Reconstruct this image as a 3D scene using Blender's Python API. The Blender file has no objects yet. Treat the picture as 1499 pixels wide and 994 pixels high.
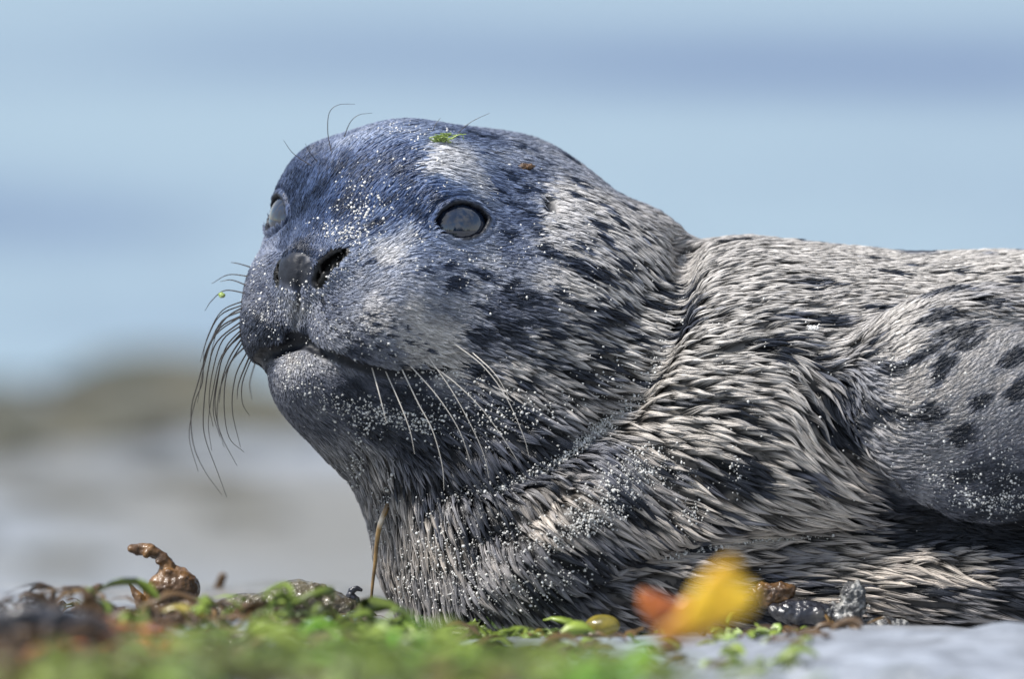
import bpy, bmesh, math, random
import numpy as np
from mathutils import Vector, Matrix

rng = np.random.default_rng(7)
random.seed(7)
R = math.radians
sc = bpy.context.scene
col = sc.collection

# ------------------------------------------------------------------ camera, world, sun, exposure
S = 0.0004                      # one unit of the drawing = 0.4 mm
TILT = R(3.5)
DIST = 10000.0                  # 4 m
ZC = 428.0                      # height of the aim point over the ground
CAM = np.array([0.0, -DIST * math.cos(TILT), ZC + DIST * math.sin(TILT)])
FWD = np.array([0.0, math.cos(TILT), -math.sin(TILT)])
UPV = np.array([0.0, math.sin(TILT), math.cos(TILT)])

cam_d = bpy.data.cameras.new('camera')
cam = bpy.data.objects.new('camera', cam_d)
col.objects.link(cam)
cam.location = CAM * S
cam.rotation_euler = (R(90) - TILT, 0, 0)
cam_d.sensor_width = 36
cam_d.lens = 36 * DIST / 1499.0
cam_d.clip_start = 0.05
cam_d.clip_end = 20000
cam_d.dof.use_dof = True
cam_d.dof.focus_distance = (DIST - 75) * S
cam_d.dof.aperture_fstop = 4.2
sc.camera = cam

SUN_EL, SUN_AZ = R(56), R(-112)   # azimuth measured from +Y towards +X
wd = bpy.data.worlds.new('World')
sc.world = wd
wd.use_nodes = True
wn = wd.node_tree
for n in list(wn.nodes):
    wn.nodes.remove(n)
w_out = wn.nodes.new('ShaderNodeOutputWorld')
w_bg = wn.nodes.new('ShaderNodeBackground')
w_sky = wn.nodes.new('ShaderNodeTexSky')
w_sky.sky_type = 'NISHITA'
w_sky.sun_disc = False
w_sky.sun_elevation = SUN_EL
w_sky.sun_rotation = SUN_AZ
w_sky.air_density = 1.0
w_sky.dust_density = 0.6
w_sky.ozone_density = 1.5
w_bg.inputs[1].default_value = 0.115
# broken thin cloud over the whole sky
w_tc = wn.nodes.new('ShaderNodeTexCoord')
w_ns = wn.nodes.new('ShaderNodeTexNoise'); w_ns.inputs['Scale'].default_value = 3.0; w_ns.inputs['Detail'].default_value = 6
w_cr = wn.nodes.new('ShaderNodeValToRGB'); w_cr.color_ramp.elements[0].position = .42; w_cr.color_ramp.elements[1].position = .62
w_cr.color_ramp.elements[0].color = (.10, .10, .10, 1); w_cr.color_ramp.elements[1].color = (.9, .9, .9, 1)
w_mx = wn.nodes.new('ShaderNodeMix'); w_mx.data_type = 'RGBA'
w_mx.inputs[7].default_value = (4.6, 4.8, 5.1, 1)
wn.links.new(w_tc.outputs['Generated'], w_ns.inputs['Vector']); wn.links.new(w_ns.outputs[0], w_cr.inputs[0])
wn.links.new(w_cr.outputs[0], w_mx.inputs[0]); wn.links.new(w_sky.outputs[0], w_mx.inputs[6])
wn.links.new(w_mx.outputs[2], w_bg.inputs[0])
wn.links.new(w_bg.outputs[0], w_out.inputs[0])

sun_d = bpy.data.lights.new('sun', 'SUN')
sun = bpy.data.objects.new('sun', sun_d)
col.objects.link(sun)
sun_d.energy = 4.2
sun_d.angle = R(9)
sun_d.color = (1.0, 0.965, 0.92)
sdir = Vector((math.sin(SUN_AZ) * math.cos(SUN_EL), math.cos(SUN_AZ) * math.cos(SUN_EL), math.sin(SUN_EL)))
sun.rotation_euler = sdir.to_track_quat('Z', 'Y').to_euler()

sc.view_settings.view_transform = 'Standard'
sc.view_settings.look = 'None'
sc.view_settings.exposure = 0.52
sc.view_settings.gamma = 1.0
sc.render.engine = 'CYCLES'
sc.cycles.use_denoising = True
sc.cycles.max_bounces = 6
sc.cycles.diffuse_bounces = 2
sc.cycles.glossy_bounces = 3
sc.cycles.transmission_bounces = 4
sc.cycles_curves.shape = 'RIBBONS' if hasattr(sc, 'cycles_curves') else 'RIBBONS'

# ------------------------------------------------------------------ small helpers
def ray(px, py):
    d = FWD + np.array([1.0, 0, 0]) * ((px - 749.5) / DIST) - UPV * ((py - 497.0) / DIST)
    return d / np.linalg.norm(d)

def at(px, py, Y=0.0):
    """point (drawing units) seen at photo position px, py at depth Y"""
    d = ray(px, py)
    t = (Y - CAM[1]) / d[1]
    return CAM + d * t

def topix(P):
    """photo coordinates of points"""
    v = P - CAM
    z = v @ FWD
    return np.stack([749.5 + v[:, 0] / z * DIST, 497.0 - (v @ UPV) / z * DIST], 1)

def tag(o, label=None, cat=None, group=None, kind=None):
    if label: o['label'] = label
    if cat: o['category'] = cat
    if group: o['group'] = group
    if kind: o['kind'] = kind
    return o

def link(name, data, parent=None, mat=None):
    o = bpy.data.objects.new(name, data)
    col.objects.link(o)
    if parent is not None:
        o.parent = parent
    if mat is not None:
        data.materials.append(mat)
    return o

def mesh_np(name, V, F, smooth=True):
    """V (n,3), F (m,k) arrays of equal-sided faces"""
    me = bpy.data.meshes.new(name)
    V = np.ascontiguousarray(V, dtype=np.float32)
    F = np.ascontiguousarray(F, dtype=np.int32)
    m, k = F.shape
    me.vertices.add(len(V)); me.vertices.foreach_set('co', V.ravel())
    me.loops.add(m * k); me.loops.foreach_set('vertex_index', F.ravel())
    me.polygons.add(m)
    me.polygons.foreach_set('loop_start', np.arange(0, m * k, k, dtype=np.int32))
    me.polygons.foreach_set('loop_total', np.full(m, k, dtype=np.int32))
    if smooth:
        me.polygons.foreach_set('use_smooth', np.ones(m, dtype=bool))
    me.update(calc_edges=True)
    return me

def new_mat(name):
    m = bpy.data.materials.new(name)
    m.use_nodes = True
    nt = m.node_tree
    b = nt.nodes['Principled BSDF']
    return m, nt, b

def N(nt, typ, **kw):
    n = nt.nodes.new(typ)
    for k, v in kw.items():
        setattr(n, k, v)
    return n

# ------------------------------------------------------------------ signed distance modelling kit
def smin(a, b, k):
    h = np.maximum(k - np.abs(a - b), 0) / k
    return np.minimum(a, b) - h * h * k * 0.25

def smax(a, b, k):
    return -smin(-a, -b, k)

def ellip(P, c, r, M=None):
    q = P - c
    if M is not None:
        q = q @ M.T            # rows of M = local axes
    r = np.asarray(r, float)
    a = q / r
    k0 = np.sqrt((a * a).sum(1)) + 1e-9
    b = a / r
    k1 = np.sqrt((b * b).sum(1)) + 1e-12
    return k0 * (k0 - 1.0) / k1

def cone(P, a, b, ra, rb):
    ab = b - a
    q = P - a
    t = np.clip((q @ ab) / (ab @ ab), 0, 1)
    return np.sqrt(((q - t[:, None] * ab) ** 2).sum(1)) - (ra + (rb - ra) * t)

def pline(P, pts, rad):
    d = None
    for i in range(len(pts) - 1):
        e = cone(P, pts[i], pts[i + 1], rad[i], rad[i + 1])
        d = e if d is None else np.minimum(d, e)
    return d

# ------------------------------------------------------------------ the seal's body
TH = R(38)
PITCH = R(0)
HF = np.array([-math.sin(TH), -math.cos(TH), 0.0])
HL = np.array([math.cos(TH), -math.sin(TH), 0.0])
HZ = np.array([0, 0, 1.0])
HM = np.stack([HF, HL, HZ])
EYE_MID = at(539, 318, 0)

def HP(f, l, z):
    return EYE_MID + f * HF + l * HL + z * HZ

STAGE = [0]

def base_sdf(P):
    # head
    d = ellip(P, HP(-105, 0, -52), (185, 200, 188), HM)
    d = smin(d, ellip(P, at(735, 372, 150), (165, 175, 178)), 60)            # back of the skull
    d = smin(d, ellip(P, HP(-40, -108, 24), (72, 68, 78), HM), 50)              # brows
    d = smin(d, ellip(P, HP(-45, 97, 8), (70, 62, 78), HM), 50)
    d = smin(d, cone(P, HP(-60, 0, 20), HP(105, 0, -88), 92, 62), 60)         # bridge
    d = smin(d, ellip(P, HP(120, 0, -84), (40, 56, 38), HM), 36)
    d = smin(d, ellip(P, HP(141, -3, -70), (26, 36, 31), HM), 13)              # nose
    for s in (-1, 1):
        d = smin(d, ellip(P, HP(98, s * 60, -158), (70, 68, 62), HM), 24)      # whisker pads
        d = smin(d, ellip(P, HP(35, s * 98, -175), (95, 62, 62), HM), 45)
        d = smin(d, ellip(P, HP(14, s * 114, -104), (92, 68, 72), HM), 60)    # cheek under the eye
    jaw = ellip(P, HP(90, -4, -226), (82, 78, 56), HM)                         # chin
    jaw = smin(jaw, ellip(P, HP(20, 0, -250), (115, 120, 74), HM), 50)
    jaw = smin(jaw, ellip(P, HP(-60, 60, -240), (130, 120, 90), HM), 60)
    d = smin(d, jaw, 14)
    d = smin(d, ellip(P, at(760, 480, 30), (165, 165, 160)), 80)              # jowl
    # neck roll
    d = smin(d, ellip(P, at(815, 455, 120), (185, 220, 185)), 60)
    d = smin(d, cone(P, at(640, 590, 60), at(798, 772, 60), 160, 262), 110)
    nape = cone(P, at(935, 390, 130), at(905, 560, 20), 75, 110)
    d = smin(d, nape, 50)
    # trunk
    b = cone(P, at(1090, 640, 130), at(1500, 668, 190), 292, 282)
    b = smin(b, cone(P, at(1500, 668, 190), at(2050, 740, 300), 280, 180), 80)
    b = smin(b, cone(P, at(2050, 740, 300), at(2480, 850, 380), 165, 62), 80)
    b = smin(b, ellip(P, at(866, 815, 70), (308, 240, 150)), 60)              # chest on the ground
    d = smin(d, b, 26)
    # fore flipper and shoulder lying against the flank
    fl = ellip(P, at(1466, 598, -102), (226, 98, 172), rotm(14))
    fl = smin(fl, ellip(P, at(1640, 690, -60), (200, 60, 110), rotm(20)), 60)
    d = smin(d, fl, 36)
    lip = pline(P, [at(1262, 626, -132), at(1300, 672, -138), at(1345, 702, -138), at(1405, 724, -134), at(1500, 738, -126), at(1620, 738, -110)], [16, 27, 34, 36, 38, 38])
    d = smin(d, lip, 24)
    # belly roll
    br = cone(P, at(1010, 880, -60), at(1600, 865, -70), 62, 85)
    d = smin(d, br, 12)
    # far flipper and hind flippers
    d = smin(d, ellip(P, at(2620, 890, 330), (190, 50, 42), rotm(8)), 40)
    d = smin(d, ellip(P, at(2620, 900, 450), (190, 50, 42), rotm(8)), 40)
    d = np.maximum(d, -(P[:, 2] + 12))                                         # flat where it lies
    return d

def rotm(deg):
    a = R(deg)
    return np.array([[math.cos(a), 0, -math.sin(a)], [0, 1, 0], [math.sin(a), 0, math.cos(a)]])

def march(px, py, f):
    d = ray(px, py)
    t = 9300.0
    for _ in range(220):
        p = CAM + d * t
        v = f(p[None])[0]
        if v < 0.3:
            return p
        t += max(v * 0.7, 0.3)
        if t > 11500:
            return None
    return p

def marchn(pix, f):
    """many rays at once -> points, hit mask"""
    pix = np.asarray(pix, float)
    D = FWD + np.outer((pix[:, 0] - 749.5) / DIST, [1.0, 0, 0]) - np.outer((pix[:, 1] - 497.0) / DIST, UPV)
    D /= np.linalg.norm(D, axis=1)[:, None]
    t = np.full(len(pix), 9300.0)
    for _ in range(80):
        v = f(CAM + D * t[:, None])
        t += np.clip(v * 0.75, -20, 200)
        t = np.minimum(t, 11600)
    return CAM + D * t[:, None], t < 11500

# eyes: position on the surface, eyeball, lid opening
EYE_R = 50.0
def eye_frame(side):
    if side > 0:
        c = march(676, 325, base_sdf)
        out = np.array([0.28, -1.0, 0.36])
    else:
        c = march(406, 314, base_sdf)
        out = np.array([-0.93, -0.38, 0.26])
    out = out / np.linalg.norm(out)
    u = np.cross(out, HZ); u /= np.linalg.norm(u)
    if side < 0: u = -u
    v = np.cross(u, out)
    if v[2] < 0: v = -v
    # opening tilts: outer corner a little lower
    a = R(-6)
    u2 = u * math.cos(a) + v * math.sin(a)
    v2 = -u * math.sin(a) + v * math.cos(a)
    return c, out, u2, v2
EYES = [eye_frame(1), eye_frame(-1)]
EYE_C = [e[0] - e[1] * (EYE_R - 9) for e in EYES]

def along(pixpts, f, inset=0.0):
    return list(marchn(pixpts, f)[0])

def mirror_head(p):
    q = p - EYE_MID
    return HP(q @ HF, -(q @ HL), q @ HZ)

NOSTRIL = along([(497, 371), (484, 380), (471, 393), (463, 412)], base_sdf)
PHILT = along([(441, 380), (440, 396), (438, 412), (436, 440), (432, 470), (430, 492)], base_sdf)
MOUTH = along([(430, 495), (455, 503), (490, 522), (530, 538), (575, 549), (625, 548), (655, 538)], base_sdf)
MOUTHF = [MOUTH[0]] + [mirror_head(p) for p in MOUTH[1:5]]
EARP = march(802, 293, base_sdf)
EAR2 = march(806, 306, base_sdf)
CREASE1 = along([(1004, 366), (1000, 420), (992, 470), (968, 530), (930, 590), (870, 640), (800, 690), (720, 720), (650, 730)], base_sdf)
CREASE2 = along([(850, 872), (930, 838), (1030, 806), (1130, 790), (1260, 782), (1400, 776), (1520, 770)], base_sdf)
CREASE3 = along([(1165, 545), (1200, 590), (1230, 644), (1272, 700), (1330, 742), (1400, 768), (1500, 784)], base_sdf)
CREASE4 = along([(1395, 470), (1440, 462), (1500, 474), (1560, 500)], base_sdf)
CREASE5 = along([(860, 690), (790, 760), (700, 800)], base_sdf)

def seal_sdf(P):
    d = base_sdf(P)
    near = d < 90
    if not near.any():
        return d
    Q = P[near]
    e = d[near]
    for (c, o, u, v), ec in zip(EYES, EYE_C):
        dist = np.sqrt(((Q - c) ** 2).sum(1))
        m = dist < 170
        if not m.any(): continue
        q = Q[m]
        x = e[m]
        x = smin(x, np.sqrt(((q - ec) ** 2).sum(1)) - (EYE_R + 4.0), 24)       # lids
        w = q - c
        a, b, h = w @ u, w @ v, w @ o
        # almond opening with a crease ring round it
        op = np.maximum(np.sqrt(a * a + (b + 19) ** 2), np.sqrt(a * a + (b - 20) ** 2)) - 45.5
        x = x + 3.5 * np.exp(-((op - 12) / 4.0) ** 2)
        op = np.maximum(op, -(h + 34))
        x = smax(x, -op, 5)
        e[m] = x
    for sgn in (1, -1):
        pts = NOSTRIL if sgn > 0 else [mirror_head(p) for p in NOSTRIL]
        inn = [p - HF * 20 - HL * 4 * sgn for p in pts]
        e = smax(e, -pline(Q, pts, [1.5, 4.5, 5, 3]), 2.5)
        e = smax(e, -pline(Q, [p - HF * 7 for p in pts], [2.5, 6, 6.3, 4]), 3)
        e = smax(e, -pline(Q, [p - HF * 14 for p in pts], [4, 7, 7, 5]), 3)
        e = smax(e, -pline(Q, inn, [4, 7.5, 7.5, 6]), 4)
        e = e - 3.5 * np.exp(-((pline(Q, [p + HL * 13 * sgn + HZ * 5 for p in pts], [0, 0, 0, 0])) / 9) ** 2)
    e = smax(e, -pline(Q, PHILT, [1.5, 3, 4, 4, 5, 6]), 7)
    e = smax(e, -pline(Q, MOUTH, [9, 9, 8.5, 7, 6, 5, 2]), 8)
    e = smax(e, -pline(Q, MOUTHF, [9, 9, 9, 7, 5]), 8)
    e = smax(e, -pline(Q, [EARP, EAR2], [9, 8]), 7)
    e = smax(e, -pline(Q, CREASE1, [22, 19, 17, 17, 18, 16, 13, 9, 4]), 34)
    e = smax(e, -pline(Q, CREASE2, [10, 17, 20, 20, 19, 18, 17]), 16)
    e = smax(e, -pline(Q, CREASE3, [5, 14, 24, 28, 29, 28, 26]), 9)
    e = smax(e, -pline(Q, CREASE4, [4, 8, 9, 6]), 22)
    e = smax(e, -pline(Q, CREASE5, [5, 8, 3]), 30)
    d[near] = e
    return d

def grad(P, f, h=1.5):
    g = np.zeros_like(P)
    for s in ((1, 1, 1), (1, -1, -1), (-1, 1, -1), (-1, -1, 1)):
        s = np.array(s, float)
        g += s * f(P + s * h)[:, None]
    g /= (4 * h)
    return g

def project(P, f, it=3, off=0.0):
    for _ in range(it):
        g = grad(P, f)
        n2 = (g * g).sum(1) + 1e-4
        d = f(P) - off
        st = d / n2
        st = np.clip(st, -12, 12)
        P = P - g * st[:, None]
    return P

def surface_net(f, lo, hi, vox, bulk=2):
    lo = np.array(lo, float)
    n = np.ceil((np.array(hi) - lo) / (vox * bulk)).astype(int) + 1
    gx = [lo[i] + np.arange(n[i]) * vox * bulk for i in range(3)]
    G = np.stack(np.meshgrid(*gx, indexing='ij'), -1).reshape(-1, 3)
    D = np.concatenate([f(g) for g in np.array_split(G, max(1, len(G) // 200000))]).reshape(n)
    m = np.abs(D) < vox * bulk * 2.2
    nf = (n - 1) * bulk + 1
    mask = np.zeros(nf, bool)
    idx = np.argwhere(m)
    for dx in range(-bulk, bulk + 1):
        for dy in range(-bulk, bulk + 1):
            for dz in range(-bulk, bulk + 1):
                q = idx * bulk + (dx, dy, dz)
                ok = ((q >= 0) & (q < nf)).all(1)
                q = q[ok]
                mask[q[:, 0], q[:, 1], q[:, 2]] = True
    V = np.kron(D, np.ones((bulk,) * 3, np.float32))[:nf[0], :nf[1], :nf[2]].astype(np.float32)
    ii = np.argwhere(mask)
    P = lo + ii * vox
    vals = np.concatenate([f(g) for g in np.array_split(P, max(1, len(P) // 200000))])
    V[mask] = vals
    neg = V < 0
    c = neg.astype(np.int8)
    cs = sum(c[a:nf[0] - 1 + a, b:nf[1] - 1 + b, g:nf[2] - 1 + g] for a in (0, 1) for b in (0, 1) for g in (0, 1))
    act = (cs > 0) & (cs < 8)
    ids = -np.ones(act.shape, np.int64)
    cells = np.argwhere(act)
    ids[act] = np.arange(len(cells))
    acc = np.zeros((len(cells), 3)); cnt = np.zeros(len(cells))
    corners = [(a, b, g) for a in (0, 1) for b in (0, 1) for g in (0, 1)]
    for i, ca in enumerate(corners):
        for cb in corners[i + 1:]:
            if sum(abs(np.array(ca) - np.array(cb))) != 1: continue
            va = V[cells[:, 0] + ca[0], cells[:, 1] + ca[1], cells[:, 2] + ca[2]]
            vb = V[cells[:, 0] + cb[0], cells[:, 1] + cb[1], cells[:, 2] + cb[2]]
            x = (va < 0) != (vb < 0)
            t = np.where(x, va / (va - vb + 1e-12), 0)
            pt = np.array(ca) + t[:, None] * (np.array(cb) - np.array(ca))
            acc[x] += pt[x]; cnt[x] += 1
    verts = lo + (cells + acc / np.maximum(cnt, 1)[:, None]) * vox
    quads = []
    for ax in range(3):
        o1, o2 = [(1, 2), (2, 0), (0, 1)][ax]
        sl = [slice(None)] * 3; sl2 = [slice(None)] * 3
        sl[ax] = slice(0, -1); sl2[ax] = slice(1, None)
        A, B = neg[tuple(sl)], neg[tuple(sl2)]
        e = np.argwhere(A != B)
        e = e[(e[:, o1] > 0) & (e[:, o2] > 0) & (e[:, o1] < nf[o1] - 1) & (e[:, o2] < nf[o2] - 1)]
        flip = ~neg[tuple(e.T)]
        u = np.zeros(3, int); u[o1] = 1
        w = np.zeros(3, int); w[o2] = 1
        def g(q): return ids[q[:, 0], q[:, 1], q[:, 2]]
        qd = np.stack([g(e - u - w), g(e - w), g(e), g(e - u)], 1)
        qd[flip] = qd[flip][:, ::-1]
        quads.append(qd)
    return verts, np.concatenate(quads)

def subdivide(V, F):
    E = np.concatenate([F[:, [i, (i + 1) % 4]] for i in range(4)])
    E.sort(axis=1)
    key = E[:, 0] * len(V) + E[:, 1]
    uq, first, inv = np.unique(key, return_index=True, return_inverse=True)
    em = (V[E[first, 0]] + V[E[first, 1]]) / 2
    fm = V[F].mean(1)
    m = len(F)
    ei = [len(V) + inv[i * m:(i + 1) * m] for i in range(4)]
    fi = len(V) + len(uq) + np.arange(m)
    NF = np.concatenate([np.stack([F[:, i], ei[i], fi, ei[(i + 3) % 4]], 1) for i in range(4)])
    return np.concatenate([V, em, fm]), NF

SV, SF = surface_net(seal_sdf, (-480, -340, -40), (2150, 640, 800), 7.0, 2)
SV = np.concatenate([project(v, seal_sdf, 3) for v in np.array_split(SV, 6)])
SV, SF = subdivide(SV, SF)
SV = np.concatenate([project(v, seal_sdf, 2) for v in np.array_split(SV, 12)])
SN = np.concatenate([grad(v, seal_sdf) for v in np.array_split(SV, 12)])
SN /= np.linalg.norm(SN, axis=1)[:, None] + 1e-9
# ------------------------------------------------------------------ coat: flow, length and colour fields
def vnoise(P, seed=0):
    Pi = np.floor(P).astype(np.int64); f = P - Pi
    f = f * f * (3 - 2 * f)
    def h(a, b, c):
        n = (a * 374761393 + b * 668265263 + c * 2147483647 + seed * 974634777) & 0xFFFFFFFF
        n = ((n ^ (n >> 13)) * 1274126177) & 0xFFFFFFFF
        n = (n ^ (n >> 16)) & 0xFFFF
        return n / 65535.0
    r = 0
    for a in (0, 1):
        for b_ in (0, 1):
            for c in (0, 1):
                w = (f[:, 0] if a else 1 - f[:, 0]) * (f[:, 1] if b_ else 1 - f[:, 1]) * (f[:, 2] if c else 1 - f[:, 2])
                r = r + w * h(Pi[:, 0] + a, Pi[:, 1] + b_, Pi[:, 2] + c)
    return r

# photo x, y, flow dx, dy, hair length, lock half-width
FLOW = np.array([
 (440,350,.2,-1,8,2),(470,365,.2,-1,6,1.6),(450,400,0,1,4,1.3),(500,385,1,.2,8,1.8),(480,415,.9,.6,7,1.6),(400,330,-.1,-1,11,2),(410,300,0,-1,10,2),(520,290,.55,-.85,14,2.4),(470,250,.4,-.9,14,2.2),(560,230,.8,-.6,16,2.5),(620,195,1,-.25,18,2.6),
 (740,205,1,.05,20,3),(700,250,1,-.1,18,2.6),(640,240,.9,.25,20,3),(600,310,.75,-.6,14,2.4),(560,400,1,-.15,14,2.4),(520,360,.8,-.5,13,2.2),
 (640,390,1,.15,14,2.3),(740,360,1,.1,14,2.3),(760,300,1,.0,14,2.4),(800,260,1,.2,18,2.8),(780,400,1,.3,17,2.6),(850,330,.9,.5,22,3.4),(900,320,.9,.5,28,4),(840,240,.9,.5,20,3),
 (900,410,1,.5,34,4.6),(950,380,.9,.5,42,5),(970,470,1,.3,44,5.5),(860,470,1,.4,36,4.6),(800,460,1,.35,28,4),(740,450,1,.35,20,3),(660,450,1,.3,14,2.3),
 (600,440,1,.3,12,2),(520,450,1,.25,9,1.8),(470,430,.7,.5,7,1.6),(400,420,-.4,.9,7,1.6),(360,460,-.5,.8,8,1.8),(380,510,-.2,1,8,1.8),(440,470,.2,1,7,1.5),(520,500,1,.4,9,1.8),
 (600,520,1,.25,13,2.2),(660,530,1,.4,20,3.2),(430,550,.4,.9,6,1.5),(500,570,.9,.5,6,1.5),(560,590,1,.35,8,1.8),(620,580,1,.3,10,2.2),(480,620,.8,.6,16,2.6),(540,640,.7,.7,24,3.6),
 (640,620,.8,.6,34,4.2),(720,580,.9,.55,36,5),(760,520,1,.45,32,4.6),(850,550,1,.4,46,5.6),(900,560,1,.35,50,6),(800,620,.9,.5,46,6),(700,680,.6,.8,46,6.2),
 (560,690,.2,1,40,5.4),(530,700,.05,1,34,4.6),(600,760,.25,1,50,6.5),(580,830,.2,1,40,5.5),(640,860,.3,1,42,6),(720,800,.45,.9,52,7),(800,740,.7,.75,54,7),(720,870,.6,.8,44,6.5),
 (850,830,.8,.55,56,7.5),(880,700,.8,.6,54,7),(920,640,.9,.4,52,6.5),(950,780,.85,.5,62,8),(940,860,.95,.3,50,7),
 (1020,360,1,-.7,38,4.4),(1030,400,1,-.5,40,4.6),(1030,470,1,-.2,44,5.4),(1000,560,1,.0,52,6.5),(1000,650,.95,.25,58,7.5),(1060,730,.9,.42,66,8),(1100,400,1,-.25,38,4.4),
 (1100,480,1,-.12,44,5),(1120,560,1,.0,50,5.8),(1120,640,.9,.3,62,8),(1170,570,.8,.6,60,7.5),(1190,630,.55,.85,62,8),(1230,700,.8,.55,66,8),(1140,740,.9,.35,70,8.5),(1210,380,1,-.08,32,3.8),
 (1230,450,1,-.25,34,4),(1230,520,1,-.05,38,5),(1250,590,.5,.8,30,4.4),(1280,630,.7,.55,26,4),(1330,650,1,-.05,20,3.2),(1300,560,.9,.2,20,3),(1350,560,.9,-.45,15,2.6),(1320,480,1,-.35,22,3.2),
 (1400,540,.85,-.5,13,2.2),(1460,500,.8,-.55,12,2.2),(1450,600,.8,-.55,12,2.2),(1380,680,.85,-.35,13,2.3),(1460,700,.85,-.4,12,2.2),(1600,620,.8,-.5,12,2.2),(1330,385,1,.05,30,4),(1400,400,1,.15,32,4.2),
 (1460,395,1,.2,34,4.4),(1440,450,1,.15,36,4.4),(1480,440,1,.1,36,4.4),(1600,420,1,.1,34,5),(1280,745,.95,.2,40,5),(1330,765,.95,.15,30,4.5),(1400,790,1,.1,32,4.5),(1300,700,.9,.3,14,2.4),(1360,735,.9,.2,12,2.4),(1450,755,.9,.1,12,2.4),(1150,830,1,.05,58,7),(1260,820,.9,.35,62,7.5),
 (1380,840,.9,.35,58,7),(1200,890,1,.1,60,7),(1350,890,1,.12,60,7),(1480,860,1,.15,56,7),(1050,860,1,.1,50,7),(1900,750,1,.2,40,6),(2300,850,1,.2,30,6)], float)
# photo x, y, tone 0 dark .. 1 pale; lower flipper and fold have shade painted in
TONE = np.array([
 (450,300,.20),(520,290,.19),(580,240,.22),(500,240,.24),(430,270,.27),(520,200,.50),(600,190,.45),(560,330,.40),(600,290,.28),(440,330,.28),(490,340,.32),(540,300,.26),(640,232,.95),(665,250,.75),(700,262,.75),(735,230,.55),(640,270,.35),(700,200,.35),
 (610,320,.25),(750,285,.34),(775,262,.34),(720,268,.4),(640,290,.2),(676,378,.45),(740,360,.35),(760,330,.3),(800,335,.8),(810,280,.85),(850,300,.75),(900,320,.75),(800,215,.45),(760,210,.45),(860,255,.5),(830,310,.8),(820,345,.75),
 (560,372,.75),(590,350,.7),(520,420,.50),(500,370,.5),(600,420,.52),(700,385,.6),(640,440,.5),(560,470,.65),(620,490,.8),(600,460,.7),(540,440,.62),(620,370,.5),(570,410,.55),(660,360,.5),(600,500,.78),(640,515,.85),
 (400,450,.28),(370,430,.36),(360,475,.24),(385,480,.20),(380,510,.2),(410,430,.45),(440,440,.45),(455,450,.5),(500,480,.45),(420,485,.14),(435,445,.65),(433,465,.6),(520,510,.3),(570,520,.4),(620,525,.7),(650,535,.8),(450,480,.15),(480,450,.4),
 (430,520,.6),(450,530,.5),(450,560,.30),(470,585,.26),(520,575,.2),(580,585,.14),(620,600,.12),(620,565,.3),(480,620,.3),(540,620,.2),(400,350,.3),(385,370,.45),(420,375,.14),(440,390,.14),(370,400,.4),
 (700,470,.45),(750,430,.3),(740,500,.4),(690,520,.4),(800,420,.65),(770,450,.3),(790,520,.65),(830,430,.75),(850,500,.75),(720,570,.8),(740,560,.8),(680,570,.3),(650,650,.2),(690,600,.25),(560,680,.6),(520,660,.5),(600,650,.22),
 (900,440,.85),(950,430,.85),(950,500,.85),(900,530,.85),(850,570,.7),(860,610,.6),(800,610,.45),(780,580,.6),(700,640,.2),(760,680,.18),(600,760,.65),(640,780,.7),(650,820,.6),(700,760,.35),(690,850,.45),(620,860,.55),(680,800,.65),(750,830,.5),(740,620,.3),
 (800,750,.7),(830,730,.7),(870,680,.35),(850,790,.45),(890,780,.55),(950,620,.85),(950,700,.6),(1000,700,.75),(970,750,.75),(930,800,.7),(850,850,.35),(780,830,.45),
 (1050,440,.9),(1080,540,.95),(1000,600,.95),(1050,640,.9),(1100,720,.9),(1100,770,.85),(1010,780,.6),(1200,450,.85),(1200,370,.8),(1120,380,.8),(1350,400,.8),(1450,400,.85),(1150,630,.95),(1200,720,.9),(1220,650,.8),(1190,600,.7),(1240,590,.3),
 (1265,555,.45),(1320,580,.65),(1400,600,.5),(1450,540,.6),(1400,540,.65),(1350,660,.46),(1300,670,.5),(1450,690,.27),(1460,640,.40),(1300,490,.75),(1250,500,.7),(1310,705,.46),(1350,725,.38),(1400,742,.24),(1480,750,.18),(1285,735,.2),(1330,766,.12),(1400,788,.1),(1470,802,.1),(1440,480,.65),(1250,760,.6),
 (1200,840,.8),(1250,830,.85),(1320,830,.7),(1400,830,.75),(1480,830,.4),(1150,810,.5),(1300,890,.6),(1400,890,.5),(1150,870,.7),(1100,880,.4),(1600,600,.5),(1900,650,.6),(2300,800,.5),(1480,390,.85)], float)
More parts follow.
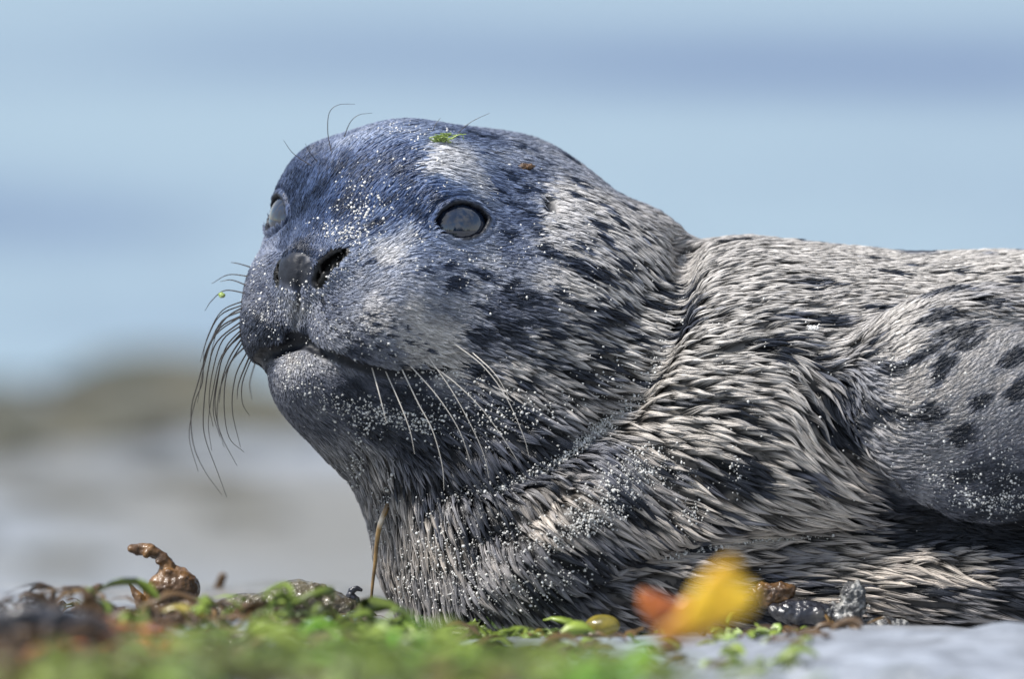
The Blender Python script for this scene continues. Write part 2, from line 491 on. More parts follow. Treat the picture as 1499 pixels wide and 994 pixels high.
# dark spots, and painted shade along folds and at the ear slit: x, y, half length along the hair, half width
SPOT = np.array([
 (800,296,6,15),(806,306,6,10), (841,391,17,14),(864,397,19,11),(900,379,14,20),(882,303,16,10),(833,283,15,9),(837,359,13,8),(878,347,16,9),(793,367,11,12),(738,420,16,10),(765,436,18,12),(752,410,12,6),(762,478,20,9),(792,488,20,9),(800,470,12,6),(712,458,16,7),(728,474,16,6),(690,445,12,5),(760,520,20,7),(800,510,18,7),(735,255,18,6),(768,275,16,7),(750,300,22,6),(770,320,14,5),(725,275,14,5),(700,225,14,5),(760,215,18,6),(790,235,14,5),(735,345,16,5),(780,345,12,6),(815,375,10,7),(812,330,8,6),(868,330,9,7),(855,355,10,7),(905,300,12,6),(925,325,12,6),(905,455,16,6),(950,445,16,6),(960,420,14,5),(870,430,12,7),(835,440,12,6),(845,500,18,6),(880,500,18,6),(600,250,18,5),(570,300,20,5),(540,330,16,4),(500,300,22,5),(470,280,18,5),(520,250,18,5),(610,350,10,4),(575,385,14,4),(540,395,12,4),(610,400,14,4),
 (882,456,30,13),(850,470,22,12),(934,343,10,8),(938,391,14,9),(697,196,18,10),(660,415,16,9),(692,402,18,8),(648,385,12,8),(702,492,20,12),(742,496,20,12),(805,432,12,12),(825,230,18,7),(845,268,17,8),(894,323,15,8),
 (910,350,12,9),(862,330,10,7),(960,400,14,8),(925,430,13,8),(985,440,22,7),(860,520,26,9),(830,545,30,10),(700,540,24,11),(915,490,22,8),(935,560,26,8),
 (994,484,16,34),(740,600,34,18),(800,650,40,18),(690,610,22,14),(765,560,20,9),(903,735,42,20),(985,586,36,9),(1057,690,30,24),(1093,627,20,16),(967,681,26,14),(831,817,36,17),(718,740,34,20),(786,862,40,16),(903,820,40,12),
 (1012,796,40,9),(1040,755,24,14),(650,700,20,18),(620,720,14,20),(670,770,16,22),(590,700,10,20),(850,640,24,9),
 (1177,418,38,10),(1181,470,46,11),(1285,401,24,6),(1290,456,34,8),(1371,430,42,14),(1353,465,28,12),(1390,487,34,13),(1335,528,40,12),(1300,535,16,10),(1375,546,30,12),(1344,608,34,14),(1407,506,22,8),(1425,592,22,11),
 (1489,524,34,13),(1486,576,26,14),(1389,397,14,7),(1330,392,14,6),(1253,379,20,6),(1478,415,20,8),(1434,442,24,9),(1205,590,18,30),(1245,610,20,40),(1267,515,18,12),(1118,510,20,17),(1167,520,17,11),(1068,605,26,13),(1095,640,20,10),
 (1172,684,24,14),(1072,682,16,22),(1475,700,34,10),(1226,646,20,20),(1400,640,26,12),(1150,340,30,6),(1060,360,20,7),(1120,470,26,6),(1230,560,24,12),(1290,786,60,9),(1420,792,70,10),(1200,862,40,9),(1340,860,40,9),
 (1450,868,50,12),(1110,900,50,16),(1080,840,40,9),(1600,500,60,30),(1560,640,50,26),(1700,560,60,30),(1300,600,18,8),(1405,700,26,10),(1250,912,50,7)], float)
# whisker roots: rows of dark dots on the near pad
_d = []
for k in range(5):
    for j in range(9 - k // 2):
        u = j / 8.0
        _d.append((474 + k * 4 + u * (150 - 4 * k), 440 + 14 * k + u * (58 + 4 * k) - 14 * math.sin(u * 3.1) * (1 - k / 5), 5.0, 4.2))
SPOT = np.concatenate([SPOT, np.array(_d)])

fp, fh = marchn(FLOW[:, :2], seal_sdf)
fp2 = at(0, 0)
OFF = []
for i in range(len(FLOW)):
    p = fp[i] if fh[i] else at(FLOW[i, 0], FLOW[i, 1], 150)
    q = at(FLOW[i, 0] + FLOW[i, 2] * 10, FLOW[i, 1] + FLOW[i, 3] * 10, p[1])
    OFF.append(q - p)
    fp[i] = p
FD = np.array(OFF)
FN = grad(fp, seal_sdf); FN /= np.linalg.norm(FN, axis=1)[:, None] + 1e-9
FD = FD - (FD * FN).sum(1)[:, None] * FN * 0.9
FD /= np.linalg.norm(FD, axis=1)[:, None]
tp, th_ = marchn(TONE[:, :2], seal_sdf)
for i in range(len(TONE)):
    if not th_[i]: tp[i] = at(TONE[i, 0], TONE[i, 1], 150)
sp, sh = marchn(SPOT[:, :2], seal_sdf)
for i in range(len(SPOT)):
    if not sh[i]: sp[i] = at(SPOT[i, 0], SPOT[i, 1], 150)

def idw(P, C, val, eps, pw=2.0):
    out = np.empty((len(P),) + val.shape[1:])
    for s0 in range(0, len(P), 20000):
        p = P[s0:s0 + 20000]
        d2 = (p * p).sum(1)[:, None] + (C * C).sum(1)[None] - 2 * p @ C.T
        w = 1.0 / (np.maximum(d2, 0) + eps * eps) ** pw
        w /= w.sum(1)[:, None]
        out[s0:s0 + 20000] = w @ val
    return out

FV = np.concatenate([FD, FLOW[:, 4:6]], 1)
def flow(P, n=None):
    v = idw(P, fp, FV, 14.0)
    t = v[:, :3]
    if n is None:
        n = grad(P, seal_sdf); n /= np.linalg.norm(n, axis=1)[:, None] + 1e-9
    t = t - (t * n).sum(1)[:, None] * n
    t /= np.linalg.norm(t, axis=1)[:, None] + 1e-9
    return t, v[:, 3], v[:, 4], n

spt, _, _, spn = flow(sp)
spb = np.cross(spn, spt)

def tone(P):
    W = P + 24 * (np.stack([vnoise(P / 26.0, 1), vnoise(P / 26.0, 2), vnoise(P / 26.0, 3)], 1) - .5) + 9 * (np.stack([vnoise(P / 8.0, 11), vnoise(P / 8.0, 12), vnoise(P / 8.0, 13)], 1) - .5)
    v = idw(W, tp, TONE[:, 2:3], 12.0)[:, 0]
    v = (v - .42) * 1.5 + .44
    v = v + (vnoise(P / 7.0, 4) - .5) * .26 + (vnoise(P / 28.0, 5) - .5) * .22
    dark = np.zeros(len(P))
    for i in range(len(SPOT)):
        q = W - sp[i]
        a = (q @ spt[i]) / SPOT[i, 2]; b_ = (q @ spb[i]) / SPOT[i, 3]; c = (q @ spn[i]) / 60.0
        r = np.sqrt(a * a + b_ * b_ + c * c)
        dark = np.maximum(dark, np.clip((1.22 - r) / .36, 0, 1))
    # spots of its own on the side turned away
    far = np.clip((P[:, 1] - 110) / 60, 0, 1)
    nz = vnoise(P / 34.0, 8)
    dark = np.maximum(dark, far * np.clip((nz - .62) / .08, 0, 1))
    v = v * (1 - dark) + .07 * dark
    return np.clip(v, 0.02, 1), dark

RT = np.array([0, .12, .3, .55, .8, 1.0])
RC = np.array([(.012, .015, .022), (.034, .041, .058), (.120, .130, .165), (.29, .295, .32), (.47, .445, .425), (.62, .585, .545)])
def ramp(v):
    return np.stack([np.interp(v, RT, RC[:, i]) for i in range(3)], 1)

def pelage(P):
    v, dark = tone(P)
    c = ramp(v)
    # blue sky reflection painted into the crown and snout, warm below
    q = P - at(560, 270, -60)
    k = np.exp(-((q[:, 0] / 250) ** 2 + (q[:, 1] / 300) ** 2 + (q[:, 2] / 150) ** 2))[:, None]
    k = k * np.clip(1.25 - v, .15, 1)[:, None]
    c = c * (1 - k * .8) + (c * np.array([.46, .84, 1.55]) + np.array([.0, .006, .022])) * k * .8
    lo = np.clip((430 - P[:, 2]) / 300, 0, 1)[:, None] * .7
    c = c * (1 - lo) + c * np.array([1.12, 1.02, .90]) * lo
    return c, v

def skin_mask(P):
    """1 where the hide is bare: lids, nose pad, lips"""
    m = np.zeros(len(P))
    for (c, o, u, v) in EYES:
        w = P - c
        a, b_, h = w @ u, w @ v, w @ o
        rr = np.maximum(np.sqrt(a * a + (b_ + 19) ** 2), np.sqrt(a * a + (b_ - 20) ** 2)) - 45.5
        m = np.maximum(m, np.clip((7 - rr) / 3.5, 0, 1) * (np.abs(h) < 60))
    q = P - EYE_MID
    f, l, z = q @ HF, q @ HL, q @ HZ
    r = np.sqrt(((f - 160) / 38) ** 2 + ((l + 3) / 40) ** 2 + ((z + 73) / 31) ** 2)
    m = np.maximum(m, np.clip((1.0 - r) / .35, 0, 1) * .9)
    for sgn in (1, -1):
        pts = NOSTRIL if sgn > 0 else [mirror_head(p) for p in NOSTRIL]
        m = np.maximum(m, np.clip((9 - pline(P, pts, [3, 6, 6, 4])) / 7, 0, 1))
        m = np.maximum(m, np.clip((7 - pline(P, [p - HF * 19 - HL * 3 * sgn for p in pts], [6, 8, 8, 6])) / 5, 0, 1))
    m = np.maximum(m, np.clip((7 - pline(P, MOUTH, [9, 9, 8, 7, 6, 5, 2])) / 5, 0, 1))
    m = np.maximum(m, np.clip((7 - pline(P, MOUTHF, [9, 9, 8, 7, 5])) / 5, 0, 1))
    m = np.maximum(m, np.clip((4 - pline(P, PHILT, [1, 2, 2, 3, 3, 3])) / 4, 0, 1))
    m = np.maximum(m, np.clip((8 - cone(P, EARP, EAR2, 5, 4)) / 4, 0, 1))
    return m

# ------------------------------------------------------------------ seal hide
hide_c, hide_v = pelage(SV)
sk = skin_mask(SV)
_, hl, hw, _ = flow(SV, SN)
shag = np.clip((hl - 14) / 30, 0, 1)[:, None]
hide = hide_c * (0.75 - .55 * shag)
hide = hide * (1 - sk[:, None]) + np.array([.012, .014, .020]) * sk[:, None]
for sgn in (1, -1):
    pts = NOSTRIL if sgn > 0 else [mirror_head(p) for p in NOSTRIL]
    ins = np.clip((15 - pline(SV, [p - HF * 12 for p in pts], [4, 6, 6, 4])) / 5, 0, 1)[:, None]  # nostril insides blackened: shade of the hollow put into the colour
    hide = hide * (1 - ins) + .003 * ins
dn = (vnoise(SV / 4.5, 21) - .5) * 1.9 + (vnoise(SV / 9.0, 22) - .5) * 2.2
SVd = SV + SN * (dn * (.35 + .65 * sk))[:, None]

me = mesh_np('seal', SVd * S, SF)
ca = me.attributes.new('hide', 'FLOAT_COLOR', 'POINT')
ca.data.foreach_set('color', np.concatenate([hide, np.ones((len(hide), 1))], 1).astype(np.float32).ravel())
m_hide, nt, b = new_mat('seal_hide')
a_ = N(nt, 'ShaderNodeAttribute', attribute_name='hide')
nt.links.new(a_.outputs['Color'], b.inputs['Base Color'])
b.inputs['Roughness'].default_value = .5
b.inputs['Specular IOR Level'].default_value = .3
b.inputs['Coat Weight'].default_value = .05
b.inputs['Coat Roughness'].default_value = .35
tc = N(nt, 'ShaderNodeTexCoord'); ns = N(nt, 'ShaderNodeTexNoise'); ns.inputs['Scale'].default_value = 900; ns.inputs['Detail'].default_value = 3
bp = N(nt, 'ShaderNodeBump'); bp.inputs['Strength'].default_value = .35; bp.inputs['Distance'].default_value = .0006
nt.links.new(tc.outputs['Object'], ns.inputs['Vector']); nt.links.new(ns.outputs[0], bp.inputs['Height']); nt.links.new(bp.outputs[0], b.inputs['Normal'])
seal = link('seal', me, None, m_hide)
tag(seal, 'young spotted grey seal lying on the weedy shore, head raised, sand in its wet fur', 'seal')

# ------------------------------------------------------------------ eyes
m_eye, nt, b = new_mat('seal_eye')
b.inputs['Base Color'].default_value = (.035, .040, .060, 1)
b.inputs['Roughness'].default_value = .10
b.inputs['IOR'].default_value = 1.35
b.inputs['Specular IOR Level'].default_value = .3
b.inputs['Coat Weight'].default_value = 1.0
b.inputs['Coat Roughness'].default_value = .015
b.inputs['Coat IOR'].default_value = 1.85
tc = N(nt, 'ShaderNodeTexCoord'); ns = N(nt, 'ShaderNodeTexNoise'); ns.inputs['Scale'].default_value = 90
cr = N(nt, 'ShaderNodeValToRGB'); cr.color_ramp.elements[0].position = .45; cr.color_ramp.elements[0].color = (.004, .008, .020, 1)
cr.color_ramp.elements[1].position = .72; cr.color_ramp.elements[1].color = (.012, .022, .045, 1)
nt.links.new(tc.outputs['Object'], ns.inputs['Vector']); nt.links.new(ns.outputs[0], cr.inputs[0]); nt.links.new(cr.outputs[0], b.inputs['Base Color'])
for i, ((c, o, u, v), ec) in enumerate(zip(EYES, EYE_C)):
    bm = bmesh.new(); bmesh.ops.create_uvsphere(bm, u_segments=48, v_segments=32, radius=EYE_R * S)
    for f in bm.faces: f.smooth = True
    em_ = bpy.data.meshes.new('eye'); bm.to_mesh(em_); bm.free()
    eo = link('eye', em_, seal, m_eye); eo.location = ec * S

# ------------------------------------------------------------------ fur
def build_fur():
    tri = SV[SF[:, :3]]
    q = SV[SF]
    area = (np.linalg.norm(np.cross(q[:, 1] - q[:, 0], q[:, 2] - q[:, 0]), axis=1) + np.linalg.norm(np.cross(q[:, 2] - q[:, 0], q[:, 3] - q[:, 0]), axis=1)) / 2
    cen = q.mean(1)
    fn = SN[SF].mean(1); fn /= np.linalg.norm(fn, axis=1)[:, None] + 1e-9
    L = hl[SF].mean(1); W = hw[SF].mean(1)
    vd = CAM - cen; vd /= np.linalg.norm(vd, axis=1)[:, None]
    facing = (fn * vd).sum(1)
    shg = np.clip((L - 14) / 30, 0, 1)
    dens = 1.0 / (2 * W * (2.2 + L * .30)) * (2.3 - .85 * shg)
    seen = np.clip((facing + .45) / .3, .12, 1)
    seen *= np.where(cen[:, 0] > 860, .14, 1.0)
    seen *= np.where(cen[:, 2] < 2, 0.0, 1.0)
    prob = area * dens * seen
    ntuft = int(prob.sum())
    cdf = np.cumsum(prob); cdf /= cdf[-1]
    pick = np.searchsorted(cdf, (np.arange(ntuft) + rng.random(ntuft)) / ntuft)
    pick = np.clip(pick, 0, len(cen) - 1)
    a = rng.random((ntuft, 2))
    qq = q[pick]
    P = (qq[:, 0] * ((1 - a[:, 0]) * (1 - a[:, 1]))[:, None] + qq[:, 1] * (a[:, 0] * (1 - a[:, 1]))[:, None]
         + qq[:, 2] * (a[:, 0] * a[:, 1])[:, None] + qq[:, 3] * ((1 - a[:, 0]) * a[:, 1])[:, None])
    keep = skin_mask(P) < .35
    P = P[keep]
    n = grad(P, seal_sdf); n /= np.linalg.norm(n, axis=1)[:, None] + 1e-9
    t, L, W, n = flow(P, n)
    W = .9 * W * (1 + .08 * np.clip((L - 14) / 30, 0, 1)) * rng.uniform(.65, 1.3, len(W))
    K = 6
    cnt = len(P)
    jit = rng.normal(0, 1, cnt)
    b_ = np.cross(n, t)
    swirl = (vnoise(P / 45.0, 31) - .5) * .9
    Lr = L * rng.uniform(.7, 1.25, cnt)
    shag = np.clip((L - 14) / 30, 0, 1)
    lift0 = 1.2 + 1.5 * shag
    H = (2.0 + 8.5 * shag) * rng.uniform(.6, 1.4, cnt)
    G = np.zeros((cnt, K, 3)); G[:, 0] = P
    cur = P.copy(); tt = t
    ang = jit * (.14 + .03 * shag) + swirl * .6
    NN = [n]; TT = [t]
    for k in range(1, K):
        d_ = tt * np.cos(ang)[:, None] + np.cross(NN[-1], tt) * np.sin(ang)[:, None]
        cur = cur + d_ * (Lr / (K - 1))[:, None]
        s_ = k / (K - 1)
        g = grad(cur, seal_sdf); gn = np.linalg.norm(g, axis=1) + 1e-6
        hgt = lift0 * s_ + H * (s_ ** 1.1) * (1 - .45 * s_ * s_)
        dd = seal_sdf(cur)
        # lie on the coat, but bridge hollows instead of diving into them
        mv = np.clip((hgt - dd) / gn, -12.0, 30)
        cur = cur + (g / gn[:, None]) * mv[:, None]
        nn = g / gn[:, None]
        G[:, k] = cur
        tt2, _, _, _ = flow(cur, nn)
        tt = tt2; NN.append(nn); TT.append(tt)
        ang = ang * .75 + rng.normal(0, .05, cnt)
    NNs = np.stack(NN, 1)
    B = np.cross(NNs, np.stack(TT, 1)); B /= np.linalg.norm(B, axis=2)[:, :, None] + 1e-9
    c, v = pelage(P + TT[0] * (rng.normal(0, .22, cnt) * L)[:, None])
    nch = np.clip((W * 2.6).round().astype(int), 3, 22)
    rep = np.repeat(np.arange(cnt), nch)
    M_ = len(rep)
    s = np.linspace(0, 1, K)
    x = rng.uniform(-1, 1, M_); y = rng.uniform(-.5, .5, M_)
    Wr = W[rep] * rng.uniform(.85, 1.2, M_)
    lenf = rng.uniform(.80, 1.0, M_)
    taper = (1 - s ** 1.5)[None] * .97 + .03
    # wet locks: strands draw together towards the tip
    pts = np.zeros((M_, K, 3))
    Gr = G[rep]; Br = B[rep]; Nr = NNs[rep]
    sl = s[None] * lenf[:, None] * (K - 1)
    i0 = np.clip(np.floor(sl).astype(int), 0, K - 2); fr = (sl - i0)[:, :, None]
    ar = np.arange(M_)[:, None]
    pts = Gr[ar, i0] * (1 - fr) + Gr[ar, i0 + 1] * fr
    pts += Br * (x * Wr)[:, None, None] * taper[:, :, None]
    pts += (TT[0][rep] * (y * L[rep] * .25)[:, None])[:, None] * (1 - s)[None, :, None]
    sg = shag[rep]
    arch = (1 - x * x) * Wr * (.55 * sg + .1) * 1.0
    pts += Nr * (arch[:, None] * np.sin(np.pi * np.clip(s, 0, 1) ** .8)[None] + rng.normal(0, .35, (M_, 1)) * s[None])[:, :, None]
    rad0 = (.42 + .24 * sg) * rng.uniform(.8, 1.2, M_)
    rad = rad0[:, None] * (1 - .72 * s ** 1.5)[None]
    # colour: dark wet roots, paler shafts, each lock and strand a little different
    lk = (rng.normal(0, 1, cnt) * (.14 + .09 * (1 - shag)))[rep]; st = rng.normal(0, .06 + .06 * (1 - shag[rep]), M_)
    side = 1 - .62 * np.clip((np.abs(x) - .62) / .25, 0, 1) * sg  # shading between locks painted on their outer strands
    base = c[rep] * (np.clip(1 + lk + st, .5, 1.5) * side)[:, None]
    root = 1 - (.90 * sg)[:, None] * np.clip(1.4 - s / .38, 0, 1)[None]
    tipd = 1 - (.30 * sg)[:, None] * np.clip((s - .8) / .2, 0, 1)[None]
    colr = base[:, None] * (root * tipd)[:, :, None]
    cv = bpy.data.hair_curves.new('fur')
    cv.add_curves([K] * M_)
    cv.attributes['position'].data.foreach_set('vector', (pts * S).astype(np.float32).ravel())
    ra = cv.attributes.get('radius') or cv.attributes.new('radius', 'FLOAT', 'POINT')
    ra.data.foreach_set('value', (rad * S).astype(np.float32).ravel())
    ta = cv.attributes.new('tint', 'FLOAT_COLOR', 'POINT')
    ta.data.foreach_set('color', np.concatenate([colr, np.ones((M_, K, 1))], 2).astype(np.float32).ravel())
    m_fur, nt, bb = new_mat('wet_fur')
    at_ = N(nt, 'ShaderNodeAttribute', attribute_name='tint')
    nt.links.new(at_.outputs['Color'], bb.inputs['Base Color'])
    bb.inputs['Roughness'].default_value = .36
    bb.inputs['Specular IOR Level'].default_value = .45
    o = link('fur', cv, seal, m_fur)
    tag(o, kind='stuff')
    print('tufts', cnt, 'strands', M_)
    return o
fur = build_fur()
# ------------------------------------------------------------------ whiskers
def tube_mesh(name, pts, r0, r1, seg=6, sub=5, pw=1.0):
    P = np.array(pts, float)
    # Catmull-Rom through the points
    Q = np.concatenate([[2 * P[0] - P[1]], P, [2 * P[-1] - P[-2]]])
    out = []
    for i in range(len(P) - 1):
        p0, p1, p2, p3 = Q[i:i + 4]
        for k in range(sub):
            u = k / sub
            out.append(.5 * (2 * p1 + (p2 - p0) * u + (2 * p0 - 5 * p1 + 4 * p2 - p3) * u * u + (3 * p1 - p0 - 3 * p2 + p3) * u ** 3))
    out.append(P[-1]); C = np.array(out)
    T = np.gradient(C, axis=0); T /= np.linalg.norm(T, axis=1)[:, None] + 1e-9
    ref = np.array([0, 1.0, .2]); A = np.cross(T, ref); A /= np.linalg.norm(A, axis=1)[:, None] + 1e-9
    B = np.cross(T, A)
    s = np.linspace(0, 1, len(C)) ** pw
    rr = (r0 + (r1 - r0) * s)
    ang = np.arange(seg) * 2 * math.pi / seg
    V = C[:, None] + rr[:, None, None] * (np.cos(ang)[None, :, None] * A[:, None] + np.sin(ang)[None, :, None] * B[:, None])
    V = V.reshape(-1, 3)
    n = len(C); F = []
    for i in range(n - 1):
        for j in range(seg):
            a, b_ = i * seg + j, i * seg + (j + 1) % seg
            F.append((a, b_, b_ + seg, a + seg))
    F.append(tuple([0, 0, 0, 0])); F = F[:-1]
    return V, np.array(F)

def simple_mat(name, rgb, rough=.5, spec=.5, coat=0, noise=None, bump=None, sss=0):
    m, nt, b = new_mat(name)
    b.inputs['Base Color'].default_value = (*rgb, 1)
    b.inputs['Roughness'].default_value = rough
    b.inputs['Specular IOR Level'].default_value = spec
    b.inputs['Coat Weight'].default_value = coat
    b.inputs['Coat Roughness'].default_value = .12
    tc = N(nt, 'ShaderNodeTexCoord')
    if noise:
        sc_, c2, c3 = noise
        ns = N(nt, 'ShaderNodeTexNoise'); ns.inputs['Scale'].default_value = sc_; ns.inputs['Detail'].default_value = 5
        cr = N(nt, 'ShaderNodeValToRGB')
        cr.color_ramp.elements[0].position = .34; cr.color_ramp.elements[0].color = (*rgb, 1)
        cr.color_ramp.elements[1].position = .66; cr.color_ramp.elements[1].color = (*c3, 1)
        e = cr.color_ramp.elements.new(.5); e.color = (*c2, 1)
        nt.links.new(tc.outputs['Object'], ns.inputs['Vector']); nt.links.new(ns.outputs[0], cr.inputs[0]); nt.links.new(cr.outputs[0], b.inputs['Base Color'])
    if bump:
        sc_, dist = bump
        nb = N(nt, 'ShaderNodeTexNoise'); nb.inputs['Scale'].default_value = sc_; nb.inputs['Detail'].default_value = 5
        bp = N(nt, 'ShaderNodeBump'); bp.inputs['Distance'].default_value = dist; bp.inputs['Strength'].default_value = .8
        nt.links.new(tc.outputs['Object'], nb.inputs['Vector']); nt.links.new(nb.outputs[0], bp.inputs['Height']); nt.links.new(bp.outputs[0], b.inputs['Normal'])
    return m

m_wd = simple_mat('dark_whisker', (.035, .028, .024), .35, .6)
m_wl = simple_mat('pale_whisker', (.62, .58, .52), .35, .6)
def whisker(pix, mat, dy, r0=1.25, r1=.3):
    sx = 0
    p0, hit = marchn([pix[0]], seal_sdf)
    while not hit[0] and sx < 40:
        sx += 3; p0, hit = marchn([(pix[0][0] + sx, pix[0][1])], seal_sdf)
    p0 = p0[0]
    pts = [p0 + (p0 - at(pix[1][0], pix[1][1], p0[1])) * .05]
    L = [0]
    for a, b_ in zip(pix[:-1], pix[1:]): L.append(L[-1] + math.hypot(b_[0] - a[0], b_[1] - a[1]))
    for k in range(1, len(pix)):
        pts.append(at(pix[k][0], pix[k][1], p0[1] + dy * math.sin(L[k] / L[-1] * 1.7)))
    V, F = tube_mesh('whisker', pts, r0, r1)
    return link('whisker', mesh_np('whisker', V * S, F), seal, mat)
for w in [
 [(352,440),(325,455),(305,490),(293,530)], [(354,455),(325,470),(305,510),(290,560),(280,600),(283,650),(300,690),(325,725)],
 [(354,470),(318,500),(305,540),(298,600),(300,640),(318,690),(332,728)], [(356,480),(330,510),(318,560),(315,600),(325,640),(347,682)],
 [(356,500),(334,540),(328,590),(335,640),(357,662)], [(362,515),(345,550),(340,600),(352,655)], [(368,525),(355,560),(355,590),(365,608)],
 [(362,430),(330,425),(310,440),(300,455)], [(366,405),(335,402),(310,415)], [(370,392),(350,386),(338,384)],
 [(354,462),(322,480),(300,520),(296,560),(285,590),(277,640),(290,690)], [(374,530),(366,560),(369,585)], [(355,490),(325,520),(312,570),(305,620),(310,660)],
 [(360,448),(335,462),(318,485),(308,520)], [(358,508),(338,530),(322,570),(318,615),(328,655)],
 [(353,446),(322,462),(302,500),(297,525)], [(354,476),(326,498),(311,545),(306,590),(312,625)], [(355,486),(330,515),(320,545),(312,600),(322,640)], [(366,420),(340,410),(322,412)], [(360,520),(350,560),(347,585)],
 [(352,462),(316,490),(299,535),(289,590)], [(355,494),(337,522),(325,556),(321,590)]]:
    whisker(w, m_wd, rng.uniform(20, 70), rng.uniform(1.0, 1.6), .35)
for w in [
 [(588,540),(612,590),(633,630),(647,680),(650,718)], [(565,545),(585,590),(600,630),(607,665)], [(625,520),(660,570),(688,620),(708,665),(716,700)],
 [(625,530),(668,562),(708,602),(742,650),(759,678)], [(600,535),(640,580),(672,630),(690,680)], [(660,500),(706,535),(740,580),(765,635),(775,670)],
 [(690,515),(725,548),(748,588)], [(545,540),(556,580),(566,620)]]:
    whisker(w, m_wl, rng.uniform(-50, -15), rng.uniform(.7, 1.05), .25)
for w in [[(486,225),(480,195),(482,165),(496,153),(520,152)], [(503,203),(512,180),(525,168),(545,165)], [(457,243),(430,225),(415,205)], [(466,238),(453,222),(447,210)],
          [(668,196),(690,178),(717,165)], [(632,196),(637,183),(645,172)]]:
    whisker(w, m_wd, rng.uniform(-20, 20), .75, .25)

# ------------------------------------------------------------------ sand grains in the fur
ico = bmesh.new(); bmesh.ops.create_icosphere(ico, subdivisions=1, radius=1.0)
ICOV = np.array([v.co[:] for v in ico.verts]); ICOF = np.array([[v.index for v in f.verts] for f in ico.faces]); ico.free()
def grains(name, P, r, mat, parent=None):
    n = len(P); k = len(ICOV)
    V = ICOV[None] * rng.uniform(.4, 1.35, (n, k, 1)) * r[:, None, None] * rng.uniform(.7, 1.3, (n, 1, 3)) + P[:, None]
    F = ICOF[None] + (np.arange(n) * k)[:, None, None]
    return link(name, mesh_np(name, V.reshape(-1, 3) * S, F.reshape(-1, 3), False), parent, mat)
SAND = [  # x, y, spread along, spread across, angle of the streak (photo), number
 (530,310,60,34,-60,150),(505,345,50,12,15,70),(480,400,60,25,-30,80),(385,450,35,50,0,80),(430,445,30,30,0,22),(470,470,60,35,20,50),(560,500,60,30,20,40),(430,540,40,26,0,50),(500,598,90,22,22,130),
 (550,600,90,12,10,120),(600,620,70,12,12,110),(520,700,14,70,8,170),(560,780,16,80,8,170),(600,850,20,60,15,120),(700,610,80,45,10,150),(750,600,60,35,10,110),(820,590,60,30,0,60),
 (870,635,75,14,-38,600),(960,530,10,50,15,80),(790,690,50,14,-25,170),(720,715,60,18,-10,160),(920,700,55,24,-35,560),(960,690,55,22,10,160),(850,770,70,18,-25,260),(900,740,60,20,-30,200),(760,790,80,40,-20,200),
 (700,860,90,40,0,260),(650,800,60,50,0,170),(800,850,90,20,-10,150),(1010,755,24,22,0,90),(1080,690,16,26,0,50),(1030,805,80,8,-8,130),(1150,790,90,5,-3,60),(1310,530,22,9,0,26),(1400,710,60,28,20,110),
 (1450,735,55,16,8,150),(1350,600,90,60,0,70),(1420,640,70,60,0,50),(1200,600,200,200,0,130),(640,300,120,90,0,110),(700,380,120,60,0,90),(850,380,120,80,0,80),(600,190,90,16,0,60),(370,360,12,50,0,60),(1190,482,9,7,0,26),
 (1480,700,20,40,0,50),(650,560,70,30,10,90),(900,560,60,40,0,60),(1000,380,8,60,0,40),(1240,895,30,20,0,120)]
px, ww = [], []
for (x, y, a, b_, deg, n) in SAND:
    q = rng.normal(0, 1, (int(n * 2.1), 2)) * (a * .55, b_ * .6)
    c_, s_ = math.cos(R(deg)), math.sin(R(deg))
    px.append(np.stack([x + q[:, 0] * c_ - q[:, 1] * s_, y + q[:, 0] * s_ + q[:, 1] * c_], 1))
px = np.concatenate(px)
gp, gh = marchn(px, seal_sdf)
gp = gp[gh]
gn_ = grad(gp, seal_sdf); gn_ /= np.linalg.norm(gn_, axis=1)[:, None] + 1e-9
_, gl, _, _ = flow(gp, gn_)
gp = gp + gn_ * (1.6 + 9.5 * np.clip((gl - 14) / 30, 0, 1) * rng.uniform(.1, 1.1, len(gp)))[:, None]
in_eye = np.zeros(len(gp), bool)
for (c, o, u, v) in EYES:
    in_eye |= np.linalg.norm(gp - c, axis=1) < 44
in_eye |= pline(gp, NOSTRIL, [12, 12, 12, 10]) < 0
gp = gp[~in_eye]
m_sand = simple_mat('shell_sand', (.80, .80, .78), .4, .5, 0, (700, (.62, .60, .55), (.85, .86, .86)))
so = grains('shell_sand', gp, np.clip(rng.gamma(1.8, .42, len(gp)) + .42, 0, 2.5), m_sand)
tag(so, 'white shell sand grains sprinkled over the wet fur of the seal', 'sand', kind='stuff')

# ------------------------------------------------------------------ ground, wet beach, sea
def ground_h(x, y):
    """height in metres over x, y in metres"""
    x = np.asarray(x, float); y = np.asarray(y, float)
    P2 = np.stack([x, y, x * 0], -1).reshape(-1, 3)
    n1 = (vnoise(P2 / .30, 41) - .5).reshape(x.shape); n2 = (vnoise(P2 / .09, 42) - .5).reshape(x.shape); n3 = (vnoise(P2 / .03, 43) - .5).reshape(x.shape)
    front = np.where(y < 0, np.where(y > -1.05, -y * .078, np.maximum(.0819 - (-1.05 - y) * .10, 0.0)), 0)
    back = np.where(y > .35, -np.minimum((y - .35) * .15, .36), 0)
    near = np.exp(-(np.maximum(np.abs(y + .3) - .6, 0) / .8) ** 2)
    h = front + back + n1 * .020 * near + n2 * .012 * near + n3 * .006 * near - .004
    left = np.clip((-.045 - x) / .07, 0, 1)
    h = h + left * .012 * np.clip((y + .45) / .2, 0, 1) * np.clip((.12 - y) / .08, 0, 1) * (1 + 1.2 * n2)
    h = h + .004 * np.exp(-((y + .1) / .08) ** 2)
    return h
xs = np.concatenate([-np.geomspace(400, .75, 46), np.arange(-.74, .98, .0085), np.geomspace(.99, 400, 46)])
